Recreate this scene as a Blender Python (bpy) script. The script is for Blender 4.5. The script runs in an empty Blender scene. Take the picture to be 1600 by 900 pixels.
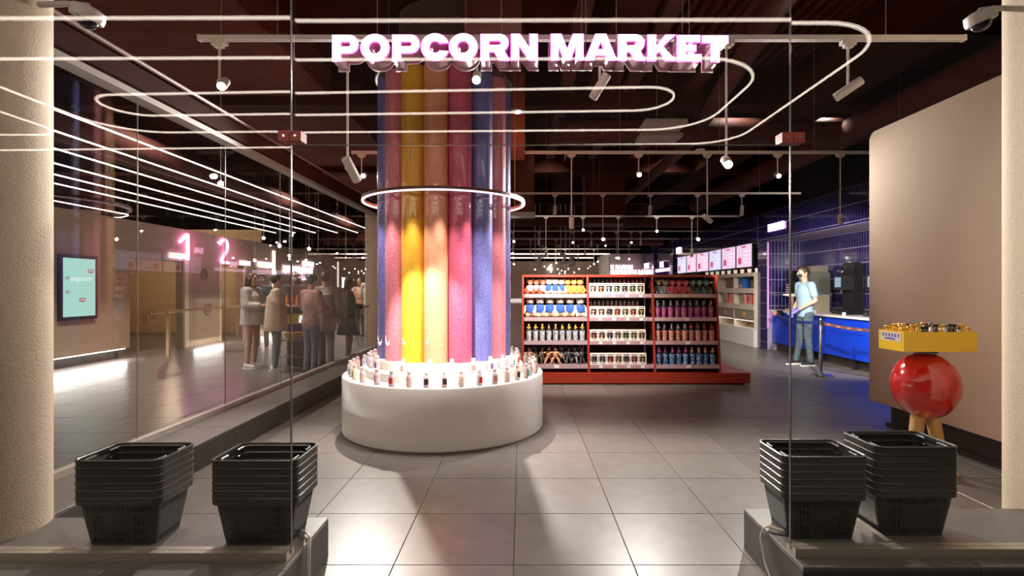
import bpy, math, random
from mathutils import Vector, Matrix, Quaternion
random.seed(7)
S = bpy.context.scene
COL = S.collection
F = 824.0; CX = 815.0; CY = 450.0; H = 1.385
# ---------------------------------------------------------------- camera
cd = bpy.data.cameras.new('camera'); cam = bpy.data.objects.new('camera', cd); COL.objects.link(cam)
cam.location = (0, 0, H); cam.rotation_euler = (math.pi/2, 0, 0)
cd.sensor_width = 36; cd.lens = F/1600*36; cd.shift_x = -15/1600; cd.clip_end = 120
S.camera = cam
S.view_settings.view_transform = 'Standard'; S.view_settings.look = 'None'
S.view_settings.gamma = 1; S.view_settings.exposure = 0.0; S.view_settings.use_curve_mapping = False
try:
    S.cycles.max_bounces = 10; S.cycles.transparent_max_bounces = 24; S.cycles.glossy_bounces = 5
    S.cycles.sample_clamp_indirect = 4.0; S.cycles.caustics_reflective = False; S.cycles.caustics_refractive = False
except Exception: pass
# ---------------------------------------------------------------- world
W = bpy.data.worlds.new('world'); S.world = W; W.use_nodes = True
W.node_tree.nodes['Background'].inputs[0].default_value = (1.0, 0.88, 0.78, 1)
W.node_tree.nodes['Background'].inputs[1].default_value = 0.035
# ---------------------------------------------------------------- lamps
def at(x, y, Y):
    "the world point at depth Y that the photograph shows at pixel x, y"
    return Vector(((x-CX)/F*Y, Y, H-(y-CY)/F*Y))
def lamp(kind, loc, power, color=(1, .93, .84), target=None, size=.06, angle=60, blend=.5, sx=None, sy=None):
    l = bpy.data.lights.new('lamp', kind); o = bpy.data.objects.new('lamp', l); COL.objects.link(o)
    o.location = loc; l.energy = power; l.color = color
    if kind == 'SPOT': l.spot_size = math.radians(angle); l.spot_blend = blend; l.shadow_soft_size = size
    elif kind == 'AREA':
        l.shape = 'RECTANGLE'; l.size = sx or size; l.size_y = sy or size
    else: l.shadow_soft_size = size
    if target is not None:
        o.rotation_euler = (Vector(target)-Vector(loc)).to_track_quat('-Z', 'Y').to_euler()
    return o
WARM = (1, .88, .74); WHITE = (1, .95, .90)
# unseen spots added over the mall corridor to light the shop front
for x, y, tx, ty, tz, pw, an in ((-3.4, -.6, -3.1, 2.6, .3, 110, 40), (-1.9, .2, -1.6, 2.6, .3, 70, 60), (3.2, -.6, 2.9, 2.8, .4, 60, 50), (1.9, .2, 1.7, 2.7, .3, 50, 60), (-.8, .5, -.8, 5.0, .9, 40, 24), (2.2, .0, 3.55, 3.9, .9, 45, 80), (2.7, .4, 2.5, .8, 0, 260, 26)):
    lamp('SPOT', (x, y, 4.3), pw, WARM, (tx, ty, tz), .05, an, .8)
# added fill spots high over the shop floor, the lobby and the bar
for x, y, z, pw, an in ((1.6, 9.6, 4.5, 60, 110), (3.4, 8.4, 4.5, 90, 110), (3.2, 11.5, 4.5, 220, 130), (.6, 11.5, 4.5, 150, 130), (3.0, 16.5, 4.5, 520, 140), (0, 16.5, 4.5, 400, 140), (2.0, 21.8, 4.5, 650, 140), (-1.5, 22, 4.5, 450, 140),
                        (-5.4, 5.2, 4.5, 330, 130), (-5.4, 8.4, 4.5, 650, 130), (-5.4, 13.6, 4.5, 900, 130), (-5.4, 18.2, 4.5, 950, 140), (-5.4, 23.2, 4.5, 420, 140), (4.9, 8.6, 4.3, 200, 110), (4.5, 13.4, 4.2, 950, 90), (4.5, 16.6, 4.2, 700, 90)):
    lamp('SPOT', (x, y, z), pw, (1, .90, .78), (x+(.5 if x < -3 else 0), y+.01, 0), .08, an, 1.0)

# ---------------------------------------------------------------- materials
MT = {}
def nodes_of(m): return m.node_tree.nodes, m.node_tree.links
def mat(name, c, rough=.5, metal=0, spec=.5, noise=0, nscale=30, bump=0, bscale=80, coat=0, rand=0, trans=0):
    if name in MT: return MT[name]
    m = bpy.data.materials.new(name); m.use_nodes = True; MT[name] = m
    n, l = nodes_of(m); b = n['Principled BSDF']
    b.inputs['Base Color'].default_value = (*c, 1); b.inputs['Roughness'].default_value = rough
    b.inputs['Metallic'].default_value = metal; b.inputs['Specular IOR Level'].default_value = spec
    b.inputs['Coat Weight'].default_value = coat; b.inputs['Coat Roughness'].default_value = .04
    if trans: b.inputs['Transmission Weight'].default_value = trans
    tc = n.new('ShaderNodeTexCoord')
    if noise or rand:
        nt = n.new('ShaderNodeTexNoise'); nt.inputs['Scale'].default_value = nscale; nt.inputs['Detail'].default_value = 3
        l.new(tc.outputs['Object'], nt.inputs['Vector'])
        mr = n.new('ShaderNodeMapRange'); mr.inputs['To Min'].default_value = 1-noise; mr.inputs['To Max'].default_value = 1+noise
        mr.inputs['From Min'].default_value = .3; mr.inputs['From Max'].default_value = .7
        l.new(nt.outputs['Fac'], mr.inputs['Value'])
        val = mr.outputs['Result']
        if rand:
            oi = n.new('ShaderNodeObjectInfo'); m2 = n.new('ShaderNodeMapRange')
            m2.inputs['To Min'].default_value = 1-rand; m2.inputs['To Max'].default_value = 1+rand
            l.new(oi.outputs['Random'], m2.inputs['Value'])
            mm = n.new('ShaderNodeMath'); mm.operation = 'MULTIPLY'
            l.new(val, mm.inputs[0]); l.new(m2.outputs['Result'], mm.inputs[1]); val = mm.outputs[0]
        vs = n.new('ShaderNodeVectorMath'); vs.operation = 'SCALE'; vs.inputs[0].default_value = c
        l.new(val, vs.inputs['Scale']); l.new(vs.outputs[0], b.inputs['Base Color'])
    if bump:
        nb = n.new('ShaderNodeTexNoise'); nb.inputs['Scale'].default_value = bscale; nb.inputs['Detail'].default_value = 2
        l.new(tc.outputs['Object'], nb.inputs['Vector'])
        bm_ = n.new('ShaderNodeBump'); bm_.inputs['Strength'].default_value = bump; bm_.inputs['Distance'].default_value = .004
        l.new(nb.outputs['Fac'], bm_.inputs['Height']); l.new(bm_.outputs['Normal'], b.inputs['Normal'])
    return m
def emit(name, c, s, base=None):
    if name in MT: return MT[name]
    m = mat(name, base or c, .4)
    b = m.node_tree.nodes['Principled BSDF']
    b.inputs['Emission Color'].default_value = (*c, 1); b.inputs['Emission Strength'].default_value = s
    return m
def speck(name, c1, c2, scale=75):
    "small round sweets behind a clear tube wall"
    m = mat(name, c1, .45, coat=1.0)
    n, l = nodes_of(m); b = n['Principled BSDF']; tc = n.new('ShaderNodeTexCoord')
    v = n.new('ShaderNodeTexVoronoi'); v.inputs['Scale'].default_value = scale
    l.new(tc.outputs['Object'], v.inputs['Vector'])
    r = n.new('ShaderNodeMapRange'); r.inputs['From Max'].default_value = .8
    l.new(v.outputs['Distance'], r.inputs['Value'])
    mx = n.new('ShaderNodeMix'); mx.data_type = 'RGBA'; mx.inputs[6].default_value = (*c1, 1); mx.inputs[7].default_value = (*c2, 1)
    l.new(r.outputs['Result'], mx.inputs[0]); l.new(mx.outputs[2], b.inputs['Base Color'])
    return m
def pattern(name, cols, scale=40, rough=.35):
    "printed picture on a cup, a jar label or a box: patches of several colours"
    m = mat(name, cols[0], rough)
    n, l = nodes_of(m); b = n['Principled BSDF']; tc = n.new('ShaderNodeTexCoord')
    v = n.new('ShaderNodeTexNoise'); v.inputs['Scale'].default_value = scale; v.inputs['Detail'].default_value = 2; v.inputs['Distortion'].default_value = 1.5
    l.new(tc.outputs['Object'], v.inputs['Vector'])
    r = n.new('ShaderNodeValToRGB'); r.color_ramp.interpolation = 'CONSTANT'
    e = r.color_ramp.elements
    while len(e) < len(cols): e.new(.5)
    for i, c in enumerate(cols):
        e[i].position = 0 if i == 0 else .36+.28*i/len(cols); e[i].color = (*c, 1)
    l.new(v.outputs['Fac'], r.inputs['Fac']); l.new(r.outputs['Color'], b.inputs['Base Color'])
    return m
def glass(name, tint=(1, 1, 1), gloss=1.0):
    "thin clear pane: Schlick reflection over a straight see-through"
    m = bpy.data.materials.new(name); m.use_nodes = True; MT[name] = m
    n, l = nodes_of(m); n.remove(n['Principled BSDF']); out = n['Material Output']
    tr = n.new('ShaderNodeBsdfTransparent'); tr.inputs[0].default_value = (*tint, 1)
    gl = n.new('ShaderNodeBsdfGlossy'); gl.inputs['Roughness'].default_value = 0
    ge = n.new('ShaderNodeNewGeometry'); dt = n.new('ShaderNodeVectorMath'); dt.operation = 'DOT_PRODUCT'
    l.new(ge.outputs['Normal'], dt.inputs[0]); l.new(ge.outputs['Incoming'], dt.inputs[1])
    def mth(op, a, bb=None):
        x = n.new('ShaderNodeMath'); x.operation = op
        if isinstance(a, (int, float)): x.inputs[0].default_value = a
        else: l.new(a, x.inputs[0])
        if bb is not None:
            if isinstance(bb, (int, float)): x.inputs[1].default_value = bb
            else: l.new(bb, x.inputs[1])
        return x.outputs[0]
    c = mth('ABSOLUTE', dt.outputs['Value']); k = mth('SUBTRACT', 1.0, c); p = mth('POWER', k, 5.0)
    f = mth('MULTIPLY', p, .96*gloss); f = mth('ADD', f, .043*gloss)
    mx = n.new('ShaderNodeMixShader'); l.new(f, mx.inputs[0]); l.new(tr.outputs[0], mx.inputs[1]); l.new(gl.outputs[0], mx.inputs[2])
    l.new(mx.outputs[0], out.inputs['Surface']); return m
stone = mat('stone_tile', (.145, .127, .113), .34, noise=.13, nscale=7, rand=.10, bump=.05, bscale=300)
def speckle(m, s=260, amt=.30):
    "fine light and dark grain of fired stone"
    n, l = nodes_of(m); b = n['Principled BSDF']; lk = b.inputs['Base Color'].links[0]; src = lk.from_socket
    nt = n.new('ShaderNodeTexNoise'); nt.inputs['Scale'].default_value = s; nt.inputs['Detail'].default_value = 1
    tc = n.new('ShaderNodeTexCoord'); l.new(tc.outputs['Object'], nt.inputs['Vector'])
    mr = n.new('ShaderNodeMapRange'); mr.inputs['From Min'].default_value = .35; mr.inputs['From Max'].default_value = .65
    mr.inputs['To Min'].default_value = 1-amt; mr.inputs['To Max'].default_value = 1+amt
    l.new(nt.outputs['Fac'], mr.inputs['Value']); vs = n.new('ShaderNodeVectorMath'); vs.operation = 'SCALE'
    l.new(src, vs.inputs[0]); l.new(mr.outputs['Result'], vs.inputs['Scale']); l.new(vs.outputs[0], b.inputs['Base Color'])
speckle(stone)
stone_stuff = mat('stone_tile_far', (.14, .122, .110), .30, noise=.12, nscale=9)
grout = mat('grout', (.34, .31, .29), .7)
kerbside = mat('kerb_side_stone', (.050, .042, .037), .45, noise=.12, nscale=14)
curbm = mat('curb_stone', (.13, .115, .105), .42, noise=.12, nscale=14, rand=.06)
plaster = mat('beige_plaster', (.56, .46, .34), .75, noise=.06, nscale=70, bump=.7, bscale=110)
plaster2 = mat('beige_panel', (.58, .455, .335), .8, noise=.04, nscale=90, bump=.2, bscale=160)
lobbywall = mat('lobby_wall_paint', (.50, .37, .26), .7, noise=.05, nscale=20)
darkrecess = mat('dark_recess', (.035, .027, .022), .5)
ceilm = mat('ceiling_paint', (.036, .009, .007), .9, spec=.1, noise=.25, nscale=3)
ceil2 = mat('ceiling_paint_lit', (.095, .028, .020), .9, spec=.1, noise=.15, nscale=4)  # lighter copy of the ceiling paint, lamp light put into its colour
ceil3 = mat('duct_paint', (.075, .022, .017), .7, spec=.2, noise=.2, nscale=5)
alum = mat('aluminium', (.52, .46, .38), .38, metal=.6)
white = mat('white_paint', (.80, .77, .73), .45)
whitegloss = mat('white_plinth_paint', (.82, .80, .77), .3, noise=.02, nscale=6)
railm = mat('white_metal', (.72, .64, .58), .45)
steel = mat('steel', (.75, .72, .68), .18, metal=1)
black = mat('black_plastic', (.018, .017, .016), .42)
blackg = mat('black_gloss', (.012, .012, .014), .15)
basketm = mat('basket_plastic', (.020, .019, .018), .38, noise=.1, nscale=60)
basketrim = mat('basket_rim_lightened', (.042, .039, .035), .30)  # lighter than the body: highlight lines on the ridges put into the colour
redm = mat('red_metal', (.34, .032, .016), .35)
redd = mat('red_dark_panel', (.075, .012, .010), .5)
navy = mat('navy_tile', (.018, .014, .105), .10, coat=.6)
navyg = mat('tile_grout', (.42, .36, .50), .6)
glassm = glass('clear_glass')
glassp = glass('partition_glass', gloss=1.0, tint=(.985, .985, .98))
ledw = emit('led_line_white', (1, .86, .76), 5.0)
ledr = emit('led_loop_white', (1, .84, .70), 12.5)
lens_on = emit('lamp_lens_on', (1, .97, .92), 60.0)
lens_off = mat('lamp_lens_dark', (.05, .05, .05), .2)
pinkneon = emit('pink_neon', (1, .28, .72), 7.0)
whiteneon = emit('white_neon', (1, .78, .92), 3.2)
skin = mat('skin', (.62, .37, .26), .5)
skin2 = mat('skin_tan', (.42, .22, .14), .5)
hair_d = mat('dark_hair', (.022, .014, .010), .5)
hair_b = mat('brown_hair', (.07, .04, .025), .5)
chocwood = mat('warm_wood', (.42, .26, .13), .4)

# ---------------------------------------------------------------- mesh helper
class MB:
    def __init__(s): s.v = []; s.f = []; s.m = []
    def add(s, vs, fs, mi=0):
        b = len(s.v); s.v += [tuple(p) for p in vs]
        for f in fs: s.f.append([i+b for i in f]); s.m.append(mi)
        return s
    def box(s, x0, x1, y0, y1, z0, z1, mi=0):
        vs = [(x, y, z) for z in (z0, z1) for y in (y0, y1) for x in (x0, x1)]
        return s.add(vs, [(0, 2, 3, 1), (4, 5, 7, 6), (0, 1, 5, 4), (1, 3, 7, 5), (3, 2, 6, 7), (2, 0, 4, 6)], mi)
    def bev(s, x0, x1, y0, y1, z0, z1, b=.004, mi=0):
        "box whose top edges are chamfered"
        vs = [(x0, y0, z0), (x1, y0, z0), (x1, y1, z0), (x0, y1, z0), (x0, y0, z1-b), (x1, y0, z1-b), (x1, y1, z1-b), (x0, y1, z1-b),
              (x0+b, y0+b, z1), (x1-b, y0+b, z1), (x1-b, y1-b, z1), (x0+b, y1-b, z1)]
        fs = [(3, 2, 1, 0), (8, 9, 10, 11)]
        for i in range(4):
            j = (i+1) % 4; fs += [(i, j, 4+j, 4+i), (4+i, 4+j, 8+j, 8+i)]
        return s.add(vs, fs, mi)
    def rbox(s, c, size, M, mi=0):
        "rotated box: centre, size, 3x3 matrix"
        vs = []
        for z in (-.5, .5):
            for y in (-.5, .5):
                for x in (-.5, .5): vs.append(Vector(c)+M @ Vector((x*size[0], y*size[1], z*size[2])))
        return s.add(vs, [(0, 2, 3, 1), (4, 5, 7, 6), (0, 1, 5, 4), (1, 3, 7, 5), (3, 2, 6, 7), (2, 0, 4, 6)], mi)
    def prism(s, poly, z0, z1, mi=0):
        n = len(poly); vs = [(x, y, z0) for x, y in poly]+[(x, y, z1) for x, y in poly]
        fs = [tuple(range(n-1, -1, -1)), tuple(range(n, 2*n))]+[(i, (i+1) % n, n+(i+1) % n, n+i) for i in range(n)]
        return s.add(vs, fs, mi)
    def prism_x(s, poly, x0, x1, mi=0):
        n = len(poly); vs = [(x0, y, z) for y, z in poly]+[(x1, y, z) for y, z in poly]
        fs = [tuple(range(n-1, -1, -1)), tuple(range(n, 2*n))]+[(i, (i+1) % n, n+(i+1) % n, n+i) for i in range(n)]
        return s.add(vs, fs, mi)
    def lathe(s, prof, c=(0, 0, 0), seg=20, mi=0, M=None):
        "profile of (radius, z) bottom to top, closed with caps"
        vs = []; n = len(prof)
        for r, z in prof:
            for k in range(seg):
                a = 2*math.pi*k/seg; p = Vector((r*math.cos(a), r*math.sin(a), z))
                if M is not None: p = M @ p
                vs.append(p+Vector(c))
        fs = [tuple(range(seg-1, -1, -1)), tuple((n-1)*seg+k for k in range(seg))]
        for i in range(n-1):
            for k in range(seg):
                k2 = (k+1) % seg; fs.append((i*seg+k, i*seg+k2, (i+1)*seg+k2, (i+1)*seg+k))
        return s.add(vs, fs, mi)
    def ell(s, c, r, seg=10, rings=6, mi=0, M=None):
        if isinstance(r, (int, float)): r = (r, r, r)
        vs = []; fs = []
        for i in range(1, rings):
            t = math.pi*i/rings
            for k in range(seg):
                a = 2*math.pi*k/seg
                p = Vector((r[0]*math.sin(t)*math.cos(a), r[1]*math.sin(t)*math.sin(a), -r[2]*math.cos(t)))
                if M is not None: p = M @ p
                vs.append(p+Vector(c))
        lo = Vector((0, 0, -r[2])); hi = Vector((0, 0, r[2]))
        if M is not None: lo = M @ lo; hi = M @ hi
        vs += [lo+Vector(c), hi+Vector(c)]; L = (rings-1)*seg
        for k in range(seg):
            k2 = (k+1) % seg; fs.append((L, k2, k)); fs.append((L+1, (rings-2)*seg+k, (rings-2)*seg+k2))
            for i in range(rings-2): fs.append((i*seg+k, i*seg+k2, (i+1)*seg+k2, (i+1)*seg+k))
        return s.add(vs, fs, mi)
    def cap(s, p0, r0, p1, r1, seg=12, mi=0):
        "tapered capsule"
        p0 = Vector(p0); p1 = Vector(p1); d = p1-p0; L = d.length or 1e-4
        q = d.to_track_quat('Z', 'Y') if d.length > 1e-6 else Quaternion()
        prof = [(-r0*math.cos(t), r0*math.sin(t)) for t in (.25, .6, 1.0, 1.4)]
        prof = [(r, z) for z, r in prof]
        prof += [(r1*math.sin(t), L-r1*math.cos(t)) for t in (math.pi-1.4, math.pi-1.0, math.pi-.6, math.pi-.25)]
        return s.lathe(prof, p0, seg, mi, q.to_matrix())
    def tube(s, pts, r, seg=8, closed=False, mi=0):
        pts = [Vector(p) for p in pts]; n = len(pts); vs = []; up = None; fs = []
        for i, p in enumerate(pts):
            a = pts[(i-1) % n] if (closed or i > 0) else p; b = pts[(i+1) % n] if (closed or i < n-1) else p
            t = (b-a).normalized()
            if up is None: up = Vector((0, 0, 1)) if abs(t.z) < .9 else Vector((1, 0, 0))
            u = (up-t*up.dot(t)).normalized(); w = t.cross(u); up = u
            for k in range(seg):
                g = 2*math.pi*k/seg; vs.append(p+u*r*math.cos(g)+w*r*math.sin(g))
        m = n if closed else n-1
        for i in range(m):
            j = (i+1) % n
            for k in range(seg):
                k2 = (k+1) % seg; fs.append((i*seg+k, i*seg+k2, j*seg+k2, j*seg+k))
        if not closed: fs += [tuple(range(seg-1, -1, -1)), tuple((n-1)*seg+k for k in range(seg))]
        return s.add(vs, fs, mi)
    def sweep(s, pts, prof, closed=False, mi=0):
        "sweep a profile of (sideways, up) offsets along a path in a level plane"
        pts = [Vector(p) for p in pts]; n = len(pts); vs = []; k_ = len(prof); fs = []
        for i, p in enumerate(pts):
            a = pts[(i-1) % n] if (closed or i > 0) else p; b = pts[(i+1) % n] if (closed or i < n-1) else p
            t = (b-a).normalized(); w = Vector((t.y, -t.x, 0))
            for (o, h) in prof: vs.append(p+w*o+Vector((0, 0, h)))
        m = n if closed else n-1
        for i in range(m):
            j = (i+1) % n
            for k in range(k_):
                k2 = (k+1) % k_; fs.append((i*k_+k, i*k_+k2, j*k_+k2, j*k_+k))
        if not closed: fs += [tuple(range(k_-1, -1, -1)), tuple((n-1)*k_+k for k in range(k_))]
        return s.add(vs, fs, mi)
    def mesh(s, name, m):
        me = bpy.data.meshes.new(name); me.from_pydata(s.v, [], s.f)
        ms = m if isinstance(m, (list, tuple)) else [m]
        for x in ms: me.materials.append(x)
        if len(ms) > 1: me.polygons.foreach_set('material_index', s.m)
        return me
    def build(s, name, m, parent=None, smooth=False, loc=None, rot=None, fix=True):
        me = s.mesh(name, m)
        if fix:
            import bmesh
            b = bmesh.new(); b.from_mesh(me); bmesh.ops.recalc_face_normals(b, faces=b.faces); b.to_mesh(me); b.free()
        if smooth:
            me.polygons.foreach_set('use_smooth', [True]*len(me.polygons))
            try: me.set_sharp_from_angle(angle=math.radians(40))
            except Exception: pass
        return link(name, me, parent, loc, rot)
def link(name, me, parent=None, loc=None, rot=None):
    o = bpy.data.objects.new(name, me); COL.objects.link(o)
    if parent is not None: o.parent = parent
    if loc is not None: o.location = loc
    if rot is not None: o.rotation_euler = rot
    return o
def tag(o, label, cat, group=None, kind=None):
    if label: o['label'] = label
    if cat: o['category'] = cat
    if group: o['group'] = group
    if kind: o['kind'] = kind
    return o
def thing(name, label, cat, loc=(0, 0, 0), rz=0, group=None):
    o = bpy.data.objects.new(name, None); COL.objects.link(o); o.location = loc; o.rotation_euler = (0, 0, rz); o.empty_display_size = .05
    return tag(o, label, cat, group)
def struct(o): o['kind'] = 'structure'; return o
def kids(o): return [c for c in KIDS.get(o.name, [])]
KIDS = {}
def dup(root, loc, rz=0, label=None, group=None, scale=None):
    r = root.copy(); COL.objects.link(r); r.location = loc; r.rotation_euler = (0, 0, rz)
    if scale: r.scale = (scale,)*3
    if label: r['label'] = label
    if group: r['group'] = group
    for ch in list(root.children):
        c = ch.copy(); COL.objects.link(c); c.parent = r
        for g in list(ch.children):
            d = g.copy(); COL.objects.link(d); d.parent = c
    return r
ORD = ['first', 'second', 'third', 'fourth', 'fifth', 'sixth', 'seventh', 'eighth', 'ninth', 'tenth', 'eleventh', 'twelfth', 'thirteenth', 'fourteenth', 'fifteenth', 'sixteenth', 'seventeenth', 'eighteenth', 'nineteenth', 'twentieth']
def rrect(x0, x1, y0, y1, r, n=5):
    p = []
    for cx, cy, a0 in ((x1-r, y1-r, 0), (x0+r, y1-r, 90), (x0+r, y0+r, 180), (x1-r, y0+r, 270)):
        for k in range(n+1):
            a = math.radians(a0+90*k/n); p.append((cx+r*math.cos(a), cy+r*math.sin(a)))
    return p
def rounded(pts, r, n=8, closed=False):
    "polyline in the level plane with its corners rounded"
    pts = [Vector(p) for p in pts]; N = len(pts); out = []
    for i, p in enumerate(pts):
        if not closed and i in (0, N-1): out.append(p); continue
        a = pts[i-1]; b = pts[(i+1) % N]; u = (a-p).normalized(); v = (b-p).normalized()
        ang = math.acos(max(-1, min(1, u.dot(v)))); d = min(r/math.tan(ang/2), (a-p).length*.49, (b-p).length*.49)
        rr = d*math.tan(ang/2); c = p+(u+v).normalized()*(rr/math.sin(ang/2))
        s = p+u*d-c; e = p+v*d-c
        for k in range(n+1):
            t = k/n; q = s.normalized().slerp(e.normalized(), t) if s.length > 1e-6 else s; out.append(c+q.normalized()*s.length)
    return out
def text(name, body, m, parent, loc, size, rot=(math.pi/2, 0, 0), ext=.004, align='CENTER', bold=.0, sx=1.0):
    c = bpy.data.curves.new(name, 'FONT'); c.body = body; c.size = size; c.extrude = ext; c.align_x = align; c.offset = bold; c.resolution_u = 3
    t = bpy.data.objects.new('tmp', c); COL.objects.link(t)
    dg = bpy.context.evaluated_depsgraph_get(); dg.update()
    me = bpy.data.meshes.new_from_object(t.evaluated_get(dg)); bpy.data.objects.remove(t)
    me.materials.clear(); me.materials.append(m)
    o = link(name, me, parent, loc, rot); o.scale = (sx, 1, 1); return o
# ================================================================ FLOOR
fl = struct(MB().box(-12.5, 8.5, -7, 31, -.06, -.012).build('floor', grout))
tile_me = MB().bev(-.2985, .2985, -.2985, .2985, -.014, 0, .002).mesh('tile', stone)
tiles = []; far_tiles = MB()
for j in range(-15, 48):
    for i in range(-21, 15):
        cx_ = -.04+.6*i+.3; cy_ = 2.6376+.6*j-.3
        if -2.75 < cx_ < 5.9 and 2.2 < cy_ < 17.2 and abs(cx_) < cy_*1.05+.6 and not (cx_ < -2.45) and not (cx_ > 4.0 and cy_ < 4.0): tiles.append((cy_, cx_))
        else: far_tiles.bev(cx_-.2975, cx_+.2975, cy_-.2975, cy_+.2975, -.014, 0, .002)
tiles.sort()
for y_, x_ in tiles[:290]: link('tile', tile_me, fl, (x_, y_, 0))
for y_, x_ in tiles[290:]: far_tiles.bev(x_-.2975, x_+.2975, y_-.2975, y_+.2975, -.014, 0, .002)
o = far_tiles.build('tile_field', stone_stuff, fl, fix=False); o['kind'] = 'stuff'

# ================================================================ KERBS under the shop front, ledge under the partition
def kerb(name, x0, x1, y0, y1, h, tl, parts):
    b = struct(MB().box(x0+.012, x1-.012, y0+.012, y1-.012, 0.0005, h-.012).build(name, curbm))
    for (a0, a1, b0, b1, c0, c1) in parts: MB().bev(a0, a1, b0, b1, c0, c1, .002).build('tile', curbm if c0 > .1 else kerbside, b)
    return b
L0, L1 = -6.0, -.99
ps = []
for k in range(7):
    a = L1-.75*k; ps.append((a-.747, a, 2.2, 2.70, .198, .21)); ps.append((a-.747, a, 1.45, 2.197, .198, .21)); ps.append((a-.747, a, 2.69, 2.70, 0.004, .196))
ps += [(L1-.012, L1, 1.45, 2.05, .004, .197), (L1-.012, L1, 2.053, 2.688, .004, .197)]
kerb('trim_1', -6.24, L1, 1.45, 2.70, .21, 0, ps)
R0 = 1.185; ps = []
for k in range(5):
    a = R0+.75*k; ps.append((a, a+.747, 2.22, 2.81, .198, .21)); ps.append((a, a+.747, 2.22, 2.232, .004, .196)); ps.append((a, a+.747, 2.80, 2.81, .004, .196))
ps += [(R0, R0+.012, 2.234, 2.798, .004, .197)]
kerb('trim_2', R0, R0+3.75, 2.22, 2.81, .21, 0, ps)
ps = [(-3.06, -2.45, 2.72+.9*k, 2.717+.9*(k+1), .188, .20) for k in range(9)]+[(-2.462, -2.45, 2.72+.9*k, 2.717+.9*(k+1), .004, .186) for k in range(9)]
led_ = kerb('trim_3', -3.06, -2.45, 2.72, 10.82, .20, 0, ps)

# ================================================================ SHOP FRONT GLASS
def pane(name, x0, x1, y, z0, z1, parent=None, t=.004):
    return MB().box(x0, x1, y-t, y+t, z0, z1).build(name, glassm, parent)
def channel(x0, x1, y, parent):
    MB().box(x0, x1, y-.04, y-.012, .21, .246).box(x0, x1, y+.012, y+.04, .21, .236).box(x0, x1, y-.012, y+.012, .21, .222).build('glass_channel', alum, parent)
w1 = struct(pane('window_1', -6.0, -1.01, 2.305, .224, 4.3)); channel(-6.0, -1.01, 2.305, w1)
w2 = struct(pane('window_2', 1.20, 1.205+.001, 2.36, .224, 4.3)); w2.data = MB().box(1.195, 4.9, 2.336, 2.344, .224, 4.3).mesh('window_2', glassm)
channel(1.195, 4.9, 2.34, w2)
w3 = struct(pane('window_3', -1.002, 1.187, 2.322, 2.016, 4.3))
sealm = mat('glass_edge', (.10, .09, .075), .2)
MB().box(-1.0085, -1.005, 2.299, 2.312, .25, 2.02).build('pane_edge', sealm, w1); MB().box(-1.0085, -1.005, 2.300, 2.312, 2.07, 4.3).build('pane_edge', sealm, w1)
MB().box(1.190, 1.1935, 2.334, 2.346, .25, 2.02).build('pane_edge', sealm, w2); MB().box(1.190, 1.1935, 2.334, 2.346, 2.07, 4.3).build('pane_edge', sealm, w2)
MB().box(-1.0, 1.186, 2.318, 2.326, 2.012, 2.0158).build('pane_edge', sealm, w3)
MB().box(1.655, 1.685, 2.40, 2.80, .211, .235).build('glass_channel', alum, w2)
for nm, xx, yy in (('window_1', -1.006, 2.31), ('window_2', 1.191, 2.335)):
    f = thing('glass_clamp', 'red metal clamp joining the glass panes at the '+('lobby side' if xx < 0 else 'bar side')+' of the opening', 'clamp', (xx, yy, 2.045), 0, None)
    for sx in (-1, 1):
        MB().box(min(.002*sx, .05*sx), max(.002*sx, .05*sx), -.026, .036, -.022, .022).build('clamp_plate', mat('red_clamp', (.30, .035, .02), .4), f)
        MB().lathe([(.006, 0), (.006, .003)], (.025*sx, -.026, 0), 10, 0, Matrix.Rotation(math.pi/2, 3, 'X')).build('screw', steel, f)
# glass partition between shop and lobby
wp = thing('window_4', None, None, (0, 0, 0)); wp['kind'] = 'structure'
ys = [2.72, 3.98, 5.16, 6.34, 7.52, 8.70, 9.88, 10.4]
for a, b in zip(ys[:-1], ys[1:]):
    MB().box(-2.905, -2.895, a+.004, b-.004, .215, 2.83).build('pane', glassp, wp)
    MB().box(-2.904, -2.896, b-.002, b+.002, .25, 2.80).build('pane_seal', mat('seal_clear', (.35, .30, .25), .3), wp)
MB().box(-2.93, -2.87, 2.72, 10.4, .20, .245).build('glass_channel', mat('channel_light', (.55, .5, .45), .4, metal=.3), wp)
MB().box(-2.96, -2.84, 2.5, 10.6, 2.80, 2.845).build('head_rail', mat('head_rail_metal', (.40, .36, .33), .45, metal=.2), wp)
struct(MB().box(-3.02, -2.80, 2.5, 10.75, 2.85, 3.0).build('trim_4', ceilm))
struct(MB().tube([(-2.78, 2.5, 3.03), (-2.78, 10.7, 3.03)], .018).build('trim_5', mat('pipe_paint', (.22, .12, .10), .5)))
po = MB().prism(rrect(-3.12, -2.72, 10.42, 10.85, .12), .0, 2.98).build('trim_6', plaster2, smooth=True); struct(po)

# ================================================================ BEIGE COLUMNS AND WALLS
struct(MB().prism(rrect(-3.9, -2.36, 2.38, 2.778, .19, 10), .0005, 4.3).build('wall_left_front', plaster, smooth=True))
struct(MB().prism(rrect(2.665, 3.9, 2.44, 3.05, .2, 10), .0005, 4.3).build('wall_right_front', plaster, smooth=True))
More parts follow.
